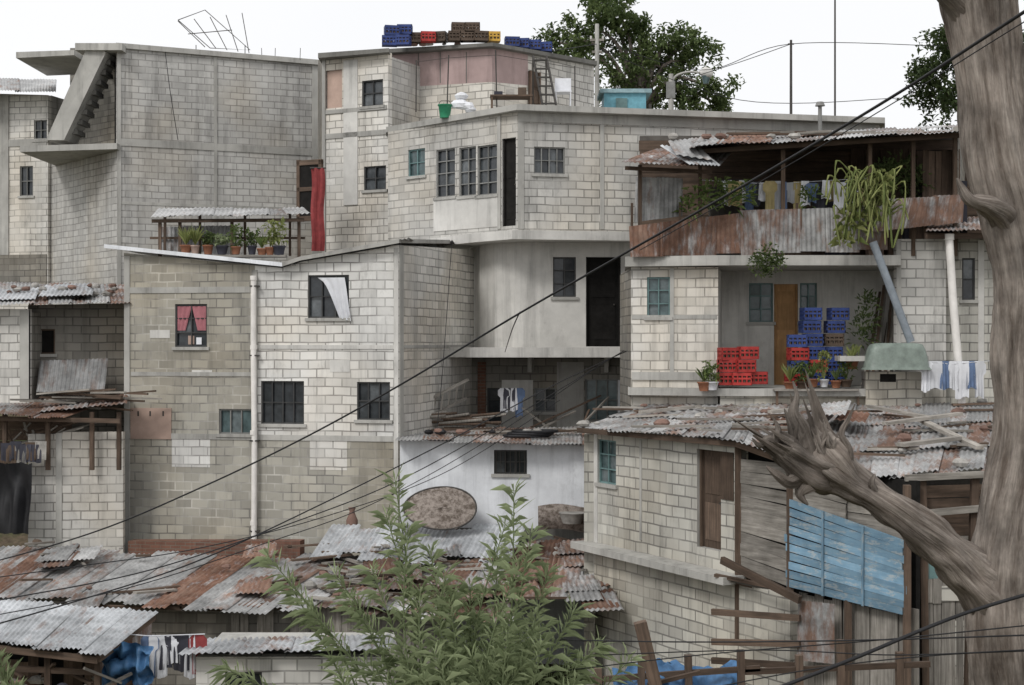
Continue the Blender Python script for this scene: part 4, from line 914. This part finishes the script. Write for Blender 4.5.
# ---------------------------------------------------------------- shrub
ob=MB('willow_leaf_shrub')
def stem(b,tip,n_,bend,r=.018,tb=.0):
    m1=lerp(b,tip,.5)+V(bend,0,.25); c=catm([b,m1,tip],10); ob.tube(c,[r*(1-.75*i/(len(c)-1)) for i in range(len(c))],LF1,5,tint=(.5,.2))
    L=len(c)-1
    for i in range(n_):
        u=1-(i/n_)**1.1*.8; q=u*L; k=min(int(q),L-1); p=lerp(c[k],c[k+1],q-k); ax=(c[k+1]-c[k]).normalized()
        a=i*2.399; o=ax.orthogonal().normalized(); o2=ax.cross(o); s_=(o*math.cos(a)+o2*math.sin(a))
        leaf(ob,p,ax*R.uniform(.5,1.5)+s_,R.uniform(.16,.30),.019,LF1,R.uniform(.05,.5),(.5,min(1,max(0,R.random()*.8+tb))))
keys=[((395,480),14),((386,515),14),((268,556),14.2),((310,610),14.2),((430,550),14),((514,490),13.8),((532,532),13.6),((548,572),13.8),((470,585),14.3),((350,600),14.2),((575,610),14),((452,600),14),((498,555),14.2),((420,590),13.9),((600,645),14),((335,575),14.4),((225,668),14.3),((372,570),14),((520,565),13.7),((290,585),14.3),((408,530),14),((505,525),14),((445,575),13.8)]
for (x,y),d in keys:
    bx_=lerp(x,470,.6)+R.uniform(-20,20); stem(P(bx_,800,d+R.uniform(-.3,.3)),P(x,y,d),88,R.uniform(-.15,.15),.016,.2)
for i in range(70):
    x=R.gauss(475,72); y=R.uniform(595,690)+abs(x-478)*.28; d=R.uniform(13.2,15); stem(P(lerp(x,470,.5)+R.uniform(-20,20),830,d),P(x,y,d),46,R.uniform(-.15,.15),.011,R.uniform(-.2,.35))
gm=MB('wild_grass')
for i in range(1600):
    x=R.uniform(-6,5.5); y=R.uniform(14.5,20); b=V(x,y,lerp(-5.1,-7,(y-14)/7)); leaf(gm,b,V(R.uniform(-.4,.4),R.uniform(-.4,.4),1),R.uniform(.4,1.1),.03,GRS,.3)
for (cx_,cy_) in ((5,652),(-5,640),(240,678),(10,668)):
    for i in range(26): leaf(gm,P(cx_+R.uniform(-8,8),cy_+30,19.5),V(R.uniform(-.7,.7),R.uniform(-.4,.4),1),R.uniform(.3,.6),.03,LF1,.3)
# ---------------------------------------------------------------- cables
def cable(pts,r,name='overhead_cable'):
    mb=MB(name); mb.tube(catm([P(*p) for p in pts],10),r,BLK,6)
cable([(1100,-35,9.5),(1024,12,10),(900,92,12),(760,176,14),(620,256,16),(520,313,18),(400,385,20),(300,440,22),(200,488,24),(100,530,26),(0,560,28),(-80,578,30)],.014)
cable([(640,345,33),(560,382,30),(450,440,27),(330,500,25),(200,560,23),(80,600,22),(-60,640,21)],.012)
cable([(625,350,33),(500,425,29),(400,480,26),(300,520,24),(150,570,22),(0,600,21),(-60,612,21)],.010)
cable([(600,365,33),(480,445,29),(370,505,26),(260,545,24),(120,590,22),(-60,625,21)],.008)
cable([(560,400,33),(450,470,29),(330,515,26),(200,548,24),(80,566,22),(-60,585,21)],.008)
cable([(1100,-20,9.6),(1024,22,10.2),(900,99,12.2),(760,182,14.2),(640,250,16)],.005)
cable([(400,690,15),(520,676,14.5),(700,655,13),(880,640,12),(1060,622,11)],.006)
cable([(760,695,10.5),(850,660,10.7),(960,615,11),(1060,585,11.3)],.016)
cable([(700,690,13),(820,668,12.5),(940,655,12),(1060,650,11)],.006)
cable([(560,640,14),(700,642,13),(870,640,12),(1060,634,11)],.007)
cable([(600,655,14),(760,650,13),(900,655,12),(1060,648,11)],.006)
cable([(940,46,50),(790,44,48),(700,70,50),(597,40,50)],.012); cable([(900,98,50),(740,100,50),(597,48,50)],.012); cable([(597,44,50),(540,52,45),(500,50,42)],.012)
cable([(791,44,46),(740,62,50),(671,84,52)],.012); cable([(520,312,18),(512,330,20),(505,352,34)],.008)
cable([(452,240,35),(440,400,33),(425,520,31)],.008); cable([(165,50,43.5),(170,90,43.3),(178,140,43.5)],.012)
for s_ in ALL: s_.build()
# ---------------------------------------------------------------- camera, light, world
cam=bpy.data.cameras.new('camera'); co=bpy.data.objects.new('camera',cam); sc.collection.objects.link(co); co.rotation_euler=(math.radians(90),0,0)
cam.sensor_width=36; cam.lens=36*F/1024; cam.clip_end=6000; cam.clip_start=.1; sc.camera=co
su=bpy.data.lights.new('sun','SUN'); so=bpy.data.objects.new('sun',su); sc.collection.objects.link(so)
el,az=math.radians(44),math.radians(215)
sd=V(math.sin(az)*math.cos(el),math.cos(az)*math.cos(el),math.sin(el)); so.rotation_euler=sd.to_track_quat('Z','Y').to_euler()
su.energy=1.5; su.angle=math.radians(14); su.color=(1,.98,.95)
w=bpy.data.worlds.new('World'); sc.world=w; w.use_nodes=True; nt=w.node_tree; bg=nt.nodes['Background']
sky=nt.nodes.new('ShaderNodeTexSky'); sky.sky_type='NISHITA'; sky.sun_disc=False; sky.sun_elevation=el; sky.sun_rotation=az; sky.dust_density=4; sky.air_density=1
mx=nt.nodes.new('ShaderNodeMix'); mx.data_type='RGBA'; mx.inputs[0].default_value=.96
tc=nt.nodes.new('ShaderNodeTexCoord'); nz=nt.nodes.new('ShaderNodeTexNoise'); nz.inputs['Scale'].default_value=2.5; nz.inputs['Detail'].default_value=5
cr=nt.nodes.new('ShaderNodeMix'); cr.data_type='RGBA'; cr.inputs[6].default_value=(9.3,9.4,9.6,1); cr.inputs[7].default_value=(10.3,10.3,10.4,1)
nt.links.new(tc.outputs['Generated'],nz.inputs['Vector']); nt.links.new(nz.outputs['Fac'],cr.inputs[0])
nt.links.new(sky.outputs[0],mx.inputs[6]); nt.links.new(cr.outputs[2],mx.inputs[7]); nt.links.new(mx.outputs[2],bg.inputs['Color']); bg.inputs['Strength'].default_value=.103
sc.view_settings.view_transform='Standard'; sc.view_settings.look='None'; sc.view_settings.exposure=0
